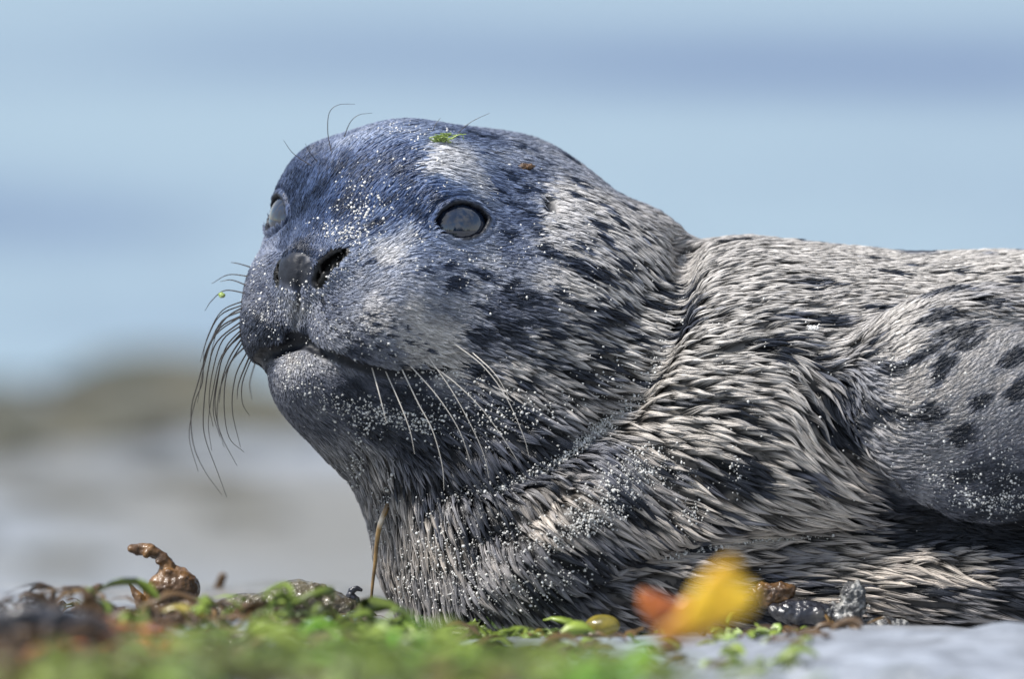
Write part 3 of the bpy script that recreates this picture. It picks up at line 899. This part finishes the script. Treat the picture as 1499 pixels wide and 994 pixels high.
ys = np.concatenate([-np.geomspace(40, 1.75, 24), np.arange(-1.74, 1.0, .0085), np.geomspace(1.01, 9.5, 46)])
X, Y = np.meshgrid(xs, ys, indexing='ij')
Z = ground_h(X, Y)
# the beach runs out under the sea
Z = np.where(Y > 7.6, Z - (Y - 7.6) * .06, Z)
V = np.stack([X, Y, Z], -1).reshape(-1, 3)
nx, ny = X.shape
I = np.arange(nx * ny).reshape(nx, ny)
F = np.stack([I[:-1, :-1], I[1:, :-1], I[1:, 1:], I[:-1, 1:]], -1).reshape(-1, 4)
m_gr, nt, b = new_mat('shore_sand')
tc = N(nt, 'ShaderNodeTexCoord')
n1 = N(nt, 'ShaderNodeTexNoise'); n1.inputs['Scale'].default_value = 1.1; n1.inputs['Detail'].default_value = 3
n2 = N(nt, 'ShaderNodeTexNoise'); n2.inputs['Scale'].default_value = 45; n2.inputs['Detail'].default_value = 6
c1 = N(nt, 'ShaderNodeValToRGB'); c1.color_ramp.elements[0].position = .38; c1.color_ramp.elements[1].position = .62
c1.color_ramp.elements[0].color = (.21, .19, .155, 1); c1.color_ramp.elements[1].color = (.33, .36, .41, 1)
c2 = N(nt, 'ShaderNodeValToRGB'); c2.color_ramp.elements[0].position = .3; c2.color_ramp.elements[1].position = .7
c2.color_ramp.elements[0].color = (.55, .55, .55, 1); c2.color_ramp.elements[1].color = (1.15, 1.15, 1.15, 1)
mx = N(nt, 'ShaderNodeMix', data_type='RGBA', blend_type='MULTIPLY'); mx.inputs[0].default_value = 1
for n_ in (n1, n2): nt.links.new(tc.outputs['Object'], n_.inputs['Vector'])
nt.links.new(n1.outputs[0], c1.inputs[0]); nt.links.new(n2.outputs[0], c2.inputs[0])
nt.links.new(c1.outputs[0], mx.inputs[6]); nt.links.new(c2.outputs[0], mx.inputs[7]); nt.links.new(mx.outputs[2], b.inputs['Base Color'])
b.inputs['Roughness'].default_value = .38
bp = N(nt, 'ShaderNodeBump'); bp.inputs['Distance'].default_value = .004; bp.inputs['Strength'].default_value = .7
nt.links.new(n2.outputs[0], bp.inputs['Height']); nt.links.new(bp.outputs[0], b.inputs['Normal'])
beach = link('ground', mesh_np('ground', V, F), None, m_gr)
tag(beach, 'pale grey wet sand of the beach round and behind the seal', kind='structure')

# sea with long low swells
xs = np.concatenate([-np.geomspace(3000, 12, 30), np.arange(-11.5, 11.6, .5), np.geomspace(12, 3000, 30)])
ys = np.concatenate([np.arange(7.5, 40, .25), np.geomspace(40.3, 6000, 140)])
X, Y = np.meshgrid(xs, ys, indexing='ij')
P2 = np.stack([X / 9, Y / 3.2, X * 0], -1).reshape(-1, 3)
amp = .05 * np.exp(-np.maximum(Y - 60, 0) / 60)
Z = -.352 + (vnoise(P2, 61).reshape(X.shape) - .5) * amp + (vnoise(P2 * 2.7, 62).reshape(X.shape) - .5) * amp * .4
V = np.stack([X, Y, Z], -1).reshape(-1, 3)
nx, ny = X.shape
I = np.arange(nx * ny).reshape(nx, ny)
F = np.stack([I[:-1, :-1], I[1:, :-1], I[1:, 1:], I[:-1, 1:]], -1).reshape(-1, 4)
m_sea, nt, b = new_mat('sea_water')
tc = N(nt, 'ShaderNodeTexCoord'); mp = N(nt, 'ShaderNodeMapping'); mp.inputs['Scale'].default_value = (.09, .13, 1)
n1 = N(nt, 'ShaderNodeTexNoise'); n1.inputs['Scale'].default_value = 1.0; n1.inputs['Detail'].default_value = 2
c1 = N(nt, 'ShaderNodeValToRGB'); c1.color_ramp.elements[0].position = .0; c1.color_ramp.elements[1].position = 1.0
c1.color_ramp.elements[0].color = (.225, .30, .35, 1); c1.color_ramp.elements[1].color = (.085, .13, .23, 1)
rp = N(nt, 'ShaderNodeAttribute', attribute_name='ripple_shade')
nt.links.new(tc.outputs['Object'], mp.inputs['Vector']); nt.links.new(mp.outputs[0], n1.inputs['Vector']); nt.links.new(rp.outputs['Fac'], c1.inputs[0]); nt.links.new(c1.outputs[0], b.inputs['Base Color'])
b.inputs['Specular IOR Level'].default_value = .35
b.inputs['Roughness'].default_value = .45; b.inputs['IOR'].default_value = 1.33
n2 = N(nt, 'ShaderNodeTexNoise'); n2.inputs['Scale'].default_value = 3.5; n2.inputs['Detail'].default_value = 4
bp = N(nt, 'ShaderNodeBump'); bp.inputs['Distance'].default_value = .09; bp.inputs['Strength'].default_value = .8
nt.links.new(tc.outputs['Object'], n2.inputs['Vector']); nt.links.new(n2.outputs[0], bp.inputs['Height']); nt.links.new(bp.outputs[0], b.inputs['Normal'])
sme = mesh_np('sea', V, F)
pv = topix(V / S)
rpl = np.zeros(len(V))
for (x, y, sx, sy, k) in [(1050, 95, 420, 42, .9), (350, 75, 260, 34, .5), (1500, 110, 260, 60, .5), (60, 325, 190, 45, .75), (-300, 300, 300, 60, .6), (620, 60, 200, 25, .3), (250, 470, 260, 40, .35), (1300, 250, 300, 20, .25), (1900, 300, 300, 60, .6), (900, 440, 500, 60, .15),
                          (-400, 90, 300, 30, .6), (1900, 60, 300, 30, .5)]:
    rpl += k * np.exp(-((pv[:, 0] - x) / sx) ** 2 - ((pv[:, 1] - y) / sy) ** 2)  # darker look of the waves painted into the base colour
rpl += .9 * np.clip((vnoise(np.stack([V[:, 0] / 14, V[:, 1] / 5, V[:, 0] * 0], 1), 66) - .35), 0, 1) * .5
wa = sme.attributes.new('ripple_shade', 'FLOAT', 'POINT'); wa.data.foreach_set('value', np.clip(rpl, 0, 1).astype(np.float32))
sea = link('sea', sme, None, m_sea)
tag(sea, 'calm pale blue sea beyond the beach with darker bands of ripples painted into its colour', kind='structure')

# ------------------------------------------------------------------ things on the shore
def sdf_thing(name, f, lo, hi, vox, mat, label=None, cat=None, group=None, parent=None, rough=0.0, nscale=8.0):
    V, F = surface_net(f, lo, hi, vox, 2)
    V = project(V, f, 2); V, F = subdivide(V, F); V = project(V, f, 2)
    n = grad(V, f); n /= np.linalg.norm(n, axis=1)[:, None] + 1e-9
    if rough:
        V = V + n * ((vnoise(V / nscale, 71) - .5) * 2 * rough + (vnoise(V / (nscale * .4), 72) - .5) * rough)[:, None]
    o0 = np.array([V[:, 0].mean(), V[:, 1].mean(), V[:, 2].min()])
    o = link(name, mesh_np(name, (V - o0) * S, F), parent, mat)
    o.location = o0 * S
    if label: tag(o, label, cat, group)
    return o

def bnd(pts, pad):
    pts = np.array(pts)
    return pts.min(0) - pad, pts.max(0) + pad

m_kelp = simple_mat('brown_kelp', (.030, .016, .008), .42, .5, .2, (60, (.09, .045, .016), (.22, .11, .03)), (180, .002))
m_black = simple_mat('black_weed', (.010, .010, .014), .3, .6, .5, (90, (.02, .02, .028), (.05, .045, .04)), (200, .002))
m_olive = simple_mat('olive_weed', (.10, .085, .015), .3, .5, .4, (70, (.20, .16, .02), (.30, .24, .03)), (160, .001))
m_yellow = simple_mat('yellow_weed', (.72, .38, .015), .35, .5, .3, (50, (.80, .48, .02), (.86, .60, .04)), (120, .001))
m_ochre = simple_mat('ochre_weed', (.42, .16, .01), .35, .5, .3, (50, (.55, .24, .015), (.66, .34, .03)), (120, .001))
m_rust = simple_mat('rust_weed', (.26, .055, .01), .3, .5, .4, (60, (.38, .10, .015), (.50, .16, .02)), (120, .001))
m_mound = simple_mat('mound_weed', (.040, .032, .022), .4, .5, .3, (80, (.09, .075, .045), (.17, .15, .10)), (200, .003))
m_sandy = simple_mat('sandy_weed', (.022, .022, .026), .45, .5, .2, (160, (.07, .07, .07), (.42, .41, .38)), (240, .003))
m_pale = simple_mat('pale_weed', (.42, .36, .24), .5, .5, 0, (120, (.52, .48, .36), (.6, .58, .48)), (200, .001))
m_lime = simple_mat('lime_weed', (.18, .27, .05), .4, .5, .1, (90, (.30, .40, .11), (.46, .54, .28)), (200, .001))
m_green = simple_mat('green_weed', (.055, .07, .012), .4, .5, .1, (14, (.14, .20, .022), (.26, .34, .05)), (200, .001))
m_brownstuff = simple_mat('brown_wrack', (.035, .020, .010), .45, .5, .1, (14, (.085, .045, .015), (.17, .10, .03)))

# brown kelp stub with a curled tip
Yk = 10
k_a = at(255, 862, Yk); k_b = at(262, 900, Yk)
neck = [at(*p, Yk) for p in [(258,850),(246,832),(238,815),(222,806),(203,806),(193,803)]]
horn = [at(*p, Yk - 12) for p in [(222,905),(208,885),(199,868),(189,852)]]
horn2 = [at(*p, Yk - 4) for p in [(226,890),(216,872),(212,860)]]
def f_kelp(P):
    d = ellip(P, k_a, (38, 28, 31))
    d = smin(d, ellip(P, k_b, (42, 32, 24)), 12)
    d = smin(d, pline(P, neck, [17, 13, 9, 9, 8, 5]), 8)
    d = smin(d, pline(P, horn, [13, 9, 6, 2]), 6)
    d = smin(d, pline(P, horn2, [10, 6, 3]), 5)
    for q, r in ((at(232, 822, Yk - 8), 6), (at(247, 838, Yk - 14), 6), (at(214, 812, Yk - 7), 5)):
        d = smin(d, np.linalg.norm(P - q, axis=1) - r, 4)
    return d
lo, hi = bnd([at(180, 790, Yk), at(312, 930, Yk)], 40)
sdf_thing('kelp_stub', f_kelp, lo, hi, 3.0, m_kelp, 'shiny brown kelp stump with its tip curled over, left of the seal', 'seaweed', rough=2.6, nscale=13)

# low brown mound of weed under the chin
Ym = -20
mc = [at(442, 890, Ym), at(385, 899, Ym), at(490, 900, Ym), at(345, 905, Ym)]
def f_mound(P):
    d = ellip(P, mc[0], (56, 40, 40))
    d = smin(d, ellip(P, mc[1], (60, 40, 32)), 14)
    d = smin(d, ellip(P, mc[2], (48, 36, 30)), 10)
    return smin(d, ellip(P, mc[3], (38, 34, 28)), 12)
lo, hi = bnd(mc, 75)
sdf_thing('weed_mound', f_mound, lo, hi, 4.5, m_mound, 'low dark brown mound of wet seaweed on the shore below the chin', 'seaweed', rough=3.5, nscale=12)

# small black curl beside it
ck = [at(*p, -30) for p in [(524,892),(520,880),(513,873),(514,866),(522,862),(528,864)]]
lo, hi = bnd(ck, 20)
sdf_thing('weed_curl', lambda P: pline(P, ck, [7, 7, 6.5, 5, 4.5, 3]), lo, hi, 2.0, m_black, 'small black curl of seaweed standing between the mound and the chest', 'seaweed', rough=.8, nscale=4)
pb = [at(*p, -34) for p in [(480,882),(498,886),(512,894),(528,898)]]
lo, hi = bnd(pb, 24)
sdf_thing('weed_scrap', lambda P: pline(P, pb, [5, 8, 8, 4]), lo, hi, 2.5, m_pale, 'small pale tan scrap of weed at the foot of the black curl', 'seaweed', rough=1.2, nscale=6)

# strand hanging from the chest
p0 = marchn([(572, 738)], seal_sdf)[0][0]
hs = [p0 + np.array([0, 2, 6])] + [at(x, y, p0[1] - 10) for x, y in [(560, 758), (554, 778), (551, 800), (549, 826), (546, 850), (544, 872), (543, 888)]]
V, F = tube_mesh('strand', hs, 4.5, 1.6, 8, 6)
so_ = link('weed_strand', mesh_np('weed_strand', V * S, F), None, simple_mat('strand_weed', (.06, .035, .012), .3, .6, .5, (70, (.30, .18, .06), (.55, .48, .38))))
tag(so_, 'thin wet brown strand of weed hanging from the chest down to the ground', 'seaweed')

def lump(name, c, r, mat, label, rough=2.5, nscale=9, vox=3.0, rot=0, extra=()):
    M = rotm(rot)
    def f(P):
        d = ellip(P, c, r, M)
        for (c2, r2) in extra:
            d = smin(d, ellip(P, c2, r2), 8)
        return d
    mxr = max(r) + 14
    pts = [c - mxr, c + mxr] + [e[0] - max(e[1]) - 10 for e in extra] + [e[0] + max(e[1]) + 10 for e in extra]
    lo, hi = bnd(pts, 2)
    return sdf_thing(name, f, lo, hi, vox, mat, label, 'seaweed', rough=rough, nscale=nscale)

# pieces along the chest and belly
lump('weed_lump', at(722, 912, -150), (26, 14, 13), m_lime, 'pale green crumpled weed lump lying right under the middle of the chest', 5, 9, 2.5, extra=[(at(706, 916, -150), (18, 12, 9)), (at(742, 916, -150), (14, 12, 8))])
lump('weed_bladder', at(882, 916, -330), (25, 20, 15), m_olive, 'smooth olive-yellow round bladder of seaweed left of the rust-red piece', 1.0, 20, 3)
lump('weed_bead', at(842, 905, -120), (8, 7, 10), m_pale, 'small pale bead of weed just left of the olive bladder', 1.5, 6, 2)
lump('dark_weed', at(1136, 872, -185), (28, 16, 17), m_kelp, 'dark brown knobbly weed just right of the bright yellow piece', 3, 9, 2.6, -15, [(at(1116, 868, -185), (16, 12, 14)), (at(1152, 862, -185), (12, 8, 6))])
lump('orange_weed', at(1140, 886, -190), (9, 7, 6), m_rust, 'tiny orange scrap of weed below the dark brown knobbly piece', 1.5, 5, 2)
lump('flat_weed', at(1185, 900, -190), (62, 34, 20), m_black, 'flat black slab of wet weed lying at the bottom of the belly', 3, 12, 4, 8)
lump('sand_caked_weed', at(1250, 885, -200), (17, 15, 30), m_sandy, 'upright dark weed knob caked with white sand, standing before the belly', 4, 7, 2.8, 6, [(at(1246, 866, -200), (16, 12, 12)), (at(1222, 905, -200), (34, 20, 20)), (at(1290, 922, -200), (44, 24, 16))])

# leaning yellow frond and the rust one behind it, both nearer the camera
def frond(name, paths, Yd, mat, label, th=7):
    allp = [at(x, y, Yd) for path in paths for (x, y, r) in path]
    def f(P):
        Q = P * np.array([1, 2.2, 1]); d = None
        for path in paths:
            pts = [at(x, y, Yd) * np.array([1, 2.2, 1]) for (x, y, r) in path]
            e = pline(Q, pts, [r for (_, _, r) in path])
            d = e if d is None else smin(d, e, 8)
        return d / 1.4
    lo, hi = bnd(allp, 34)
    return sdf_thing(name, f, lo, hi, 3.4, mat, label, 'seaweed', rough=2.2, nscale=14)
frond('yellow_frond', [[(1014, 905, 13), (1030, 880, 17), (1052, 852, 17), (1068, 834, 11)], [(1026, 908, 12), (1058, 890, 18), (1086, 876, 16), (1094, 866, 8)]], -2350, m_yellow,
      'bright yellow blurred seaweed frond leaning up in front of the belly')
frond('rust_frond', [[(992, 914, 16), (968, 898, 20), (952, 884, 16), (944, 874, 10)], [(985, 905, 14), (1004, 884, 10)]], -1500, m_rust,
      'rust-red seaweed frond just left of the bright yellow one')
frond('ochre_frond', [[(975, 930, 12), (1000, 920, 16), (1030, 916, 16), (1050, 912, 9)]], -2000, m_ochre,
      'ochre seaweed scrap at the foot of the bright yellow frond')
frond('dark_wrack', [[(-40, 925, 22), (30, 915, 24), (90, 915, 22), (150, 925, 16)], [(20, 925, 18), (60, 905, 14)]], -1500, m_black, 'blue-black blurred clump of wrack at the far edge of the weed, beside brown fronds')
frond('brown_frond', [[(150, 930, 14), (140, 900, 14), (128, 875, 9), (122, 862, 5)], [(160, 920, 12), (185, 900, 10)], [(100, 920, 10), (75, 890, 8), (60, 868, 4)]], -900, m_brownstuff, 'blurred orange-brown frond standing up left of the kelp stump')
frond('reddish_frond', [[(318, 925, 12), (322, 895, 12), (318, 868, 10), (326, 845, 6)], [(310, 905, 9), (298, 880, 6)]], 700, m_brownstuff, 'soft reddish-brown frond tip just right of the kelp stump')

# ribbons of green and brown weed nobody could count
def ribbons(name, spots, mat, label, wid=(3, 8), lng=(24, 70), lift=.35):
    VV, FF, base = [], [], 0
    for (x, y0, y1, sx, n, sc_, *hh) in spots:
        hh = hh[0] if hh else 0
        for _ in range(n):
            Yd = rng.uniform(y0, y1)
            c = at(x + rng.normal(0, sx), 900, Yd)
            z = ground_h(np.array([c[0] * S]), np.array([Yd * S]))[0] / S
            a = rng.uniform(0, 2 * math.pi); L = rng.uniform(*lng) * sc_; w = rng.uniform(*wid)
            up = rng.uniform(.0, lift) * 2.2
            k = 6; P = []; d = np.array([math.cos(a), math.sin(a), 0]); p = np.array([c[0], Yd, z - 2 + rng.uniform(0, 10) * sc_ + hh * rng.random() ** 1.5])
            cu = rng.normal(0, .5); el = up
            for i in range(k):
                P.append(p.copy())
                dd = np.array([math.cos(a) * math.cos(el), math.sin(a) * math.cos(el), math.sin(el)])
                p = p + dd * L / k
                a += cu + rng.normal(0, .25); el -= rng.uniform(.1, .55)
                zz = z - 4
                if hh: zz = p[2] - 1
                if p[2] < zz: p[2] = zz; el = abs(el) * .3
            P = np.array(P); T = np.gradient(P, axis=0); T /= np.linalg.norm(T, axis=1)[:, None] + 1e-9
            sd = np.cross(T, rng.normal(0, .5, 3) + np.array([0, -.4, 1])); sd /= np.linalg.norm(sd, axis=1)[:, None] + 1e-9
            ws = w * np.sin(np.linspace(.35, math.pi - .25, k)) * rng.uniform(.7, 1.3, k)
            nn = np.cross(sd, T) * .5
            v = np.stack([P - sd * ws[:, None], P + nn, P + sd * ws[:, None], P - nn], 1).reshape(-1, 3)
            for i in range(k - 1):
                for j in range(4):
                    FF.append((base + i * 4 + j, base + i * 4 + (j + 1) % 4, base + i * 4 + 4 + (j + 1) % 4, base + i * 4 + 4 + j))
            VV.append(v); base += 4 * k
    o = link(name, mesh_np(name, np.concatenate(VV) * S, np.array(FF)), None, mat)
    tag(o, label, 'seaweed', kind='stuff')
    return o
ribbons('rust_shreds', [(150, -1900, -1100, 50, 50, 1.4, 55), (230, -1500, -900, 30, 30, 1.2, 30)], m_rust, 'blurred orange-rust weed shreds at the left of the green weed')
ribbons('vivid_weed', [(560, -2200, -1300, 45, 70, 1.5, 50), (860, -2600, -1800, 50, 60, 1.5, 25), (230, -3000, -2200, 60, 40, 1.6, 20)], simple_mat('vivid_weed', (.16, .38, .02), .4, .5, .1), 'vivid green sea lettuce patches glowing out of focus in front', wid=(3, 11))
ribbons('green_weed', [(640, -500, -60, 80, 90, 1.0), (560, -1500, -500, 110, 150, 1.5, 20), (590, -2600, -1600, 90, 100, 2.0, 42), (330, -2600, -700, 140, 260, 1.8, 34), (220, -3600, -2600, 130, 110, 2.2, 26),
                       (800, -2600, -1500, 110, 190, 1.7, 20), (80, -3800, -2400, 110, 170, 2.3, 10), (730, -500, -120, 80, 50, .9), (950, -700, -150, 120, 24, .8), (1100, -1500, -200, 60, 25, 1.0), (400, -160, 60, 90, 30, .8),
                       (450, -1300, -400, 90, 80, 1.2), (1250, -3000, -2200, 220, 24, 1.5)], m_green,
        'tangled bright green sea lettuce spread along the shore before the seal', wid=(3, 11), lng=(34, 90))
ribbons('lime_weed', [(730, -400, -100, 90, 60, .6), (790, -420, -200, 26, 40, .6), (1090, -1300, -300, 26, 30, .7), (400, -200, 40, 70, 40, .6), (450, -2500, -900, 130, 110, 1.6, 30), (180, -3400, -1800, 150, 90, 2.0, 15)], m_lime,
        'pale lime weed shreds mixed into the green sea lettuce')
ribbons('brown_wrack', [(190, -1100, -250, 70, 150, 1.3, 14), (200, -250, 40, 60, 60, .9), (150, -2200, -900, 90, 170, 1.8, 46), (20, -1900, -500, 80, 220, 1.6, 20), (-20, -3000, -1500, 100, 150, 2.0, 30), (330, -1700, -350, 80, 170, 1.4, 18), (440, -400, 0, 60, 50, 1.0),
                        (540, -3200, -2200, 200, 80, 1.8, 4), (700, -1500, -300, 140, 120, 1.2), (1180, -900, -100, 60, 40, .9), (230, -3900, -3000, 180, 70, 2.2, 0), (880, -1000, -200, 60, 40, .8)],
        m_brownstuff, 'torn brown wrack lying among the green weed', wid=(2.5, 8), lng=(40, 100))
ribbons('yellow_scraps', [(570, -350, -60, 45, 30, .6), (795, -420, -180, 26, 50, .5), (280, -1900, -700, 70, 60, 1.4, 24)], m_olive, 'olive yellow scraps of weed under the chest')

# pebbles and shell in front
n = 2200
gx = rng.uniform(-.42, .55, n); gy = rng.uniform(-1.6, -.75, n)
gz = ground_h(gx, gy)
pr = rng.gamma(3, 1.7, n) + 2
keep = (gx > .02) | (rng.random(n) < .3)
PP = np.stack([gx / S, gy / S, gz / S + pr * .3], 1)[keep]
m_peb = simple_mat('pebble', (.22, .23, .25), .5, .5, 0, (6, (.40, .42, .45), (.62, .64, .66)), (300, .0008))
po = grains('pebbles', PP, pr[keep], m_peb)
tag(po, 'pale grey blurred pebbles in the near foreground', 'pebbles', kind='stuff')

# weedy rocks on the beach far behind
m_rock = simple_mat('weedy_rock', (.035, .038, .028), .6, .4, 0, (9, (.07, .07, .045), (.14, .125, .09)), (40, .01))
def rock(x, y, rx, ry, rz):
    k = 3
    bm = bmesh.new(); bmesh.ops.create_icosphere(bm, subdivisions=4, radius=1.0)
    V = np.array([v.co[:] for v in bm.verts])
    sd = rng.uniform(0, 50)
    rr = 1 + (vnoise(V * 1.6 + sd, 81) - .5) * .7 + (vnoise(V * 4 + sd, 82) - .5) * .3
    V = V * rr[:, None] * (rx, ry, rz)
    for v, p in zip(bm.verts, V): v.co = p
    for f in bm.faces: f.smooth = True
    me = bpy.data.meshes.new('rock'); bm.to_mesh(me); bm.free()
    o = link('rock', me, None, m_rock)
    rz *= .85
    o.location = (x, y, float(ground_h(np.array([x]), np.array([y]))[0]) + rz * .25)
    return o
rocks = [(-.90, 6.55, .17, .20, .055), (-.68, 6.3, .16, .2, .05), (-.52, 6.7, .18, .22, .045), (-.36, 6.4, .12, .16, .03), (-1.15, 6.4, .2, .2, .06), (-.2, 6.8, .12, .18, .025), (-1.6, 6.8, .24, .2, .08),
         (-.82, 5.9, .12, .12, .025), (-.6, 7.3, .2, .12, .05), (-.62, 5.2, .09, .12, .012), (-.85, 5.0, .13, .12, .014), (-.45, 5.6, .08, .12, .012), (-.72, 4.6, .07, .12, .012), (-.55, 4.3, .06, .1, .010), (-.95, 4.2, .10, .12, .012), (-.35, 5.0, .06, .10, .010), (-2.2, 7.2, .3, .25, .12)]
for r_ in rocks:
    o = rock(*r_)
    tag(o, 'blurred low olive brown weedy rock on the far beach, behind the snout', 'rock', 'weedy rocks along the far beach')

# scraps caught in the fur
hp = marchn([(645, 210)], seal_sdf)[0][0]
V_, F_, bse = [], [], 0
for k in range(16):
    a = rng.uniform(0, 6.3); q = hp + np.array([rng.normal(0, 4), rng.normal(0, 3), 2])
    pts = [q, q + np.array([rng.normal(0, 5), rng.normal(-2, 3), rng.uniform(2, 7)]), q + np.array([rng.normal(2, 8), rng.normal(-3, 4), rng.uniform(3, 14)]), q + np.array([rng.normal(3, 11), rng.normal(-3, 4), rng.uniform(2, 16)])]
    v, f = tube_mesh('x', pts, 1.5, .6, 5, 3)
    V_.append(v); F_.append(f + bse); bse += len(v)
o = link('green_scrap', mesh_np('green_scrap', np.concatenate(V_) * S, np.concatenate(F_)), None, m_lime)
tag(o, 'tiny wisp of lime green weed stuck on the crown of the head', 'seaweed')
q = marchn([(771, 246)], seal_sdf)[0][0] + np.array([0, -5, 2])
lump('brown_scrap', q, (13, 5, 4), m_kelp, 'tiny brown weed scrap on the head, above the ear opening', 1.6, 4, 1.6, -6, [(q + np.array([-9, 1, -1]), (7, 4, 3))])
q = at(325, 432, marchn([(362, 430)], seal_sdf)[0][0][1] + 20)
lump('green_speck', q, (5, 4, 4), m_lime, 'tiny green speck of weed hooked on the upper whiskers of the snout', 1.2, 3, 1.2)
q = marchn([(1190, 482)], seal_sdf)[0][0] + np.array([0, -8, 1])
lump('shell_crumb', q, (9, 5, 5), m_sand, 'pale crumb of shell lying on the spotted shoulder fur', 2, 4, 1.5)
bpy.data.objects['shell_crumb']['category'] = 'shell'

# dark conifers on the far bank behind the photographer: what the eyes mirror
m_con = simple_mat('conifer', (.012, .020, .014), .8, .3, 0, (.5, (.020, .035, .020), (.035, .05, .03)))
VV, FF, bse = [], [], 0
for x in list(np.arange(-90, 91, 4.5)):
    for tier in range(7):
        xx = x + rng.normal(0, 1.0) * (tier == 0); 
        if tier == 0: hh = rng.uniform(6, 12) if abs(x - 15) > 22 else rng.uniform(12, 24); cx = xx; cy = -75 + rng.normal(0, 4)
        z0 = hh * (tier / 8.0); z1 = z0 + hh * .26; r_ = hh * .26 * (1 - tier / 7.6)
        k = 11
        ring = [(cx + r_ * rng.uniform(.65, 1.15) * math.cos(j * 2 * math.pi / k), cy + r_ * rng.uniform(.65, 1.15) * math.sin(j * 2 * math.pi / k), z0 + rng.uniform(-.25, .25)) for j in range(k)]
        VV += ring + [(cx, cy, z1)]
        FF += [(bse + j, bse + (j + 1) % k, bse + k) for j in range(k)]
        bse += k + 1
o = link('conifer_wood', mesh_np('conifer_wood', np.array(VV), np.array(FF), False), None, m_con)
tag(o, 'far dark conifer wood mirrored as small spikes in the seal eye', 'wood', kind='stuff')
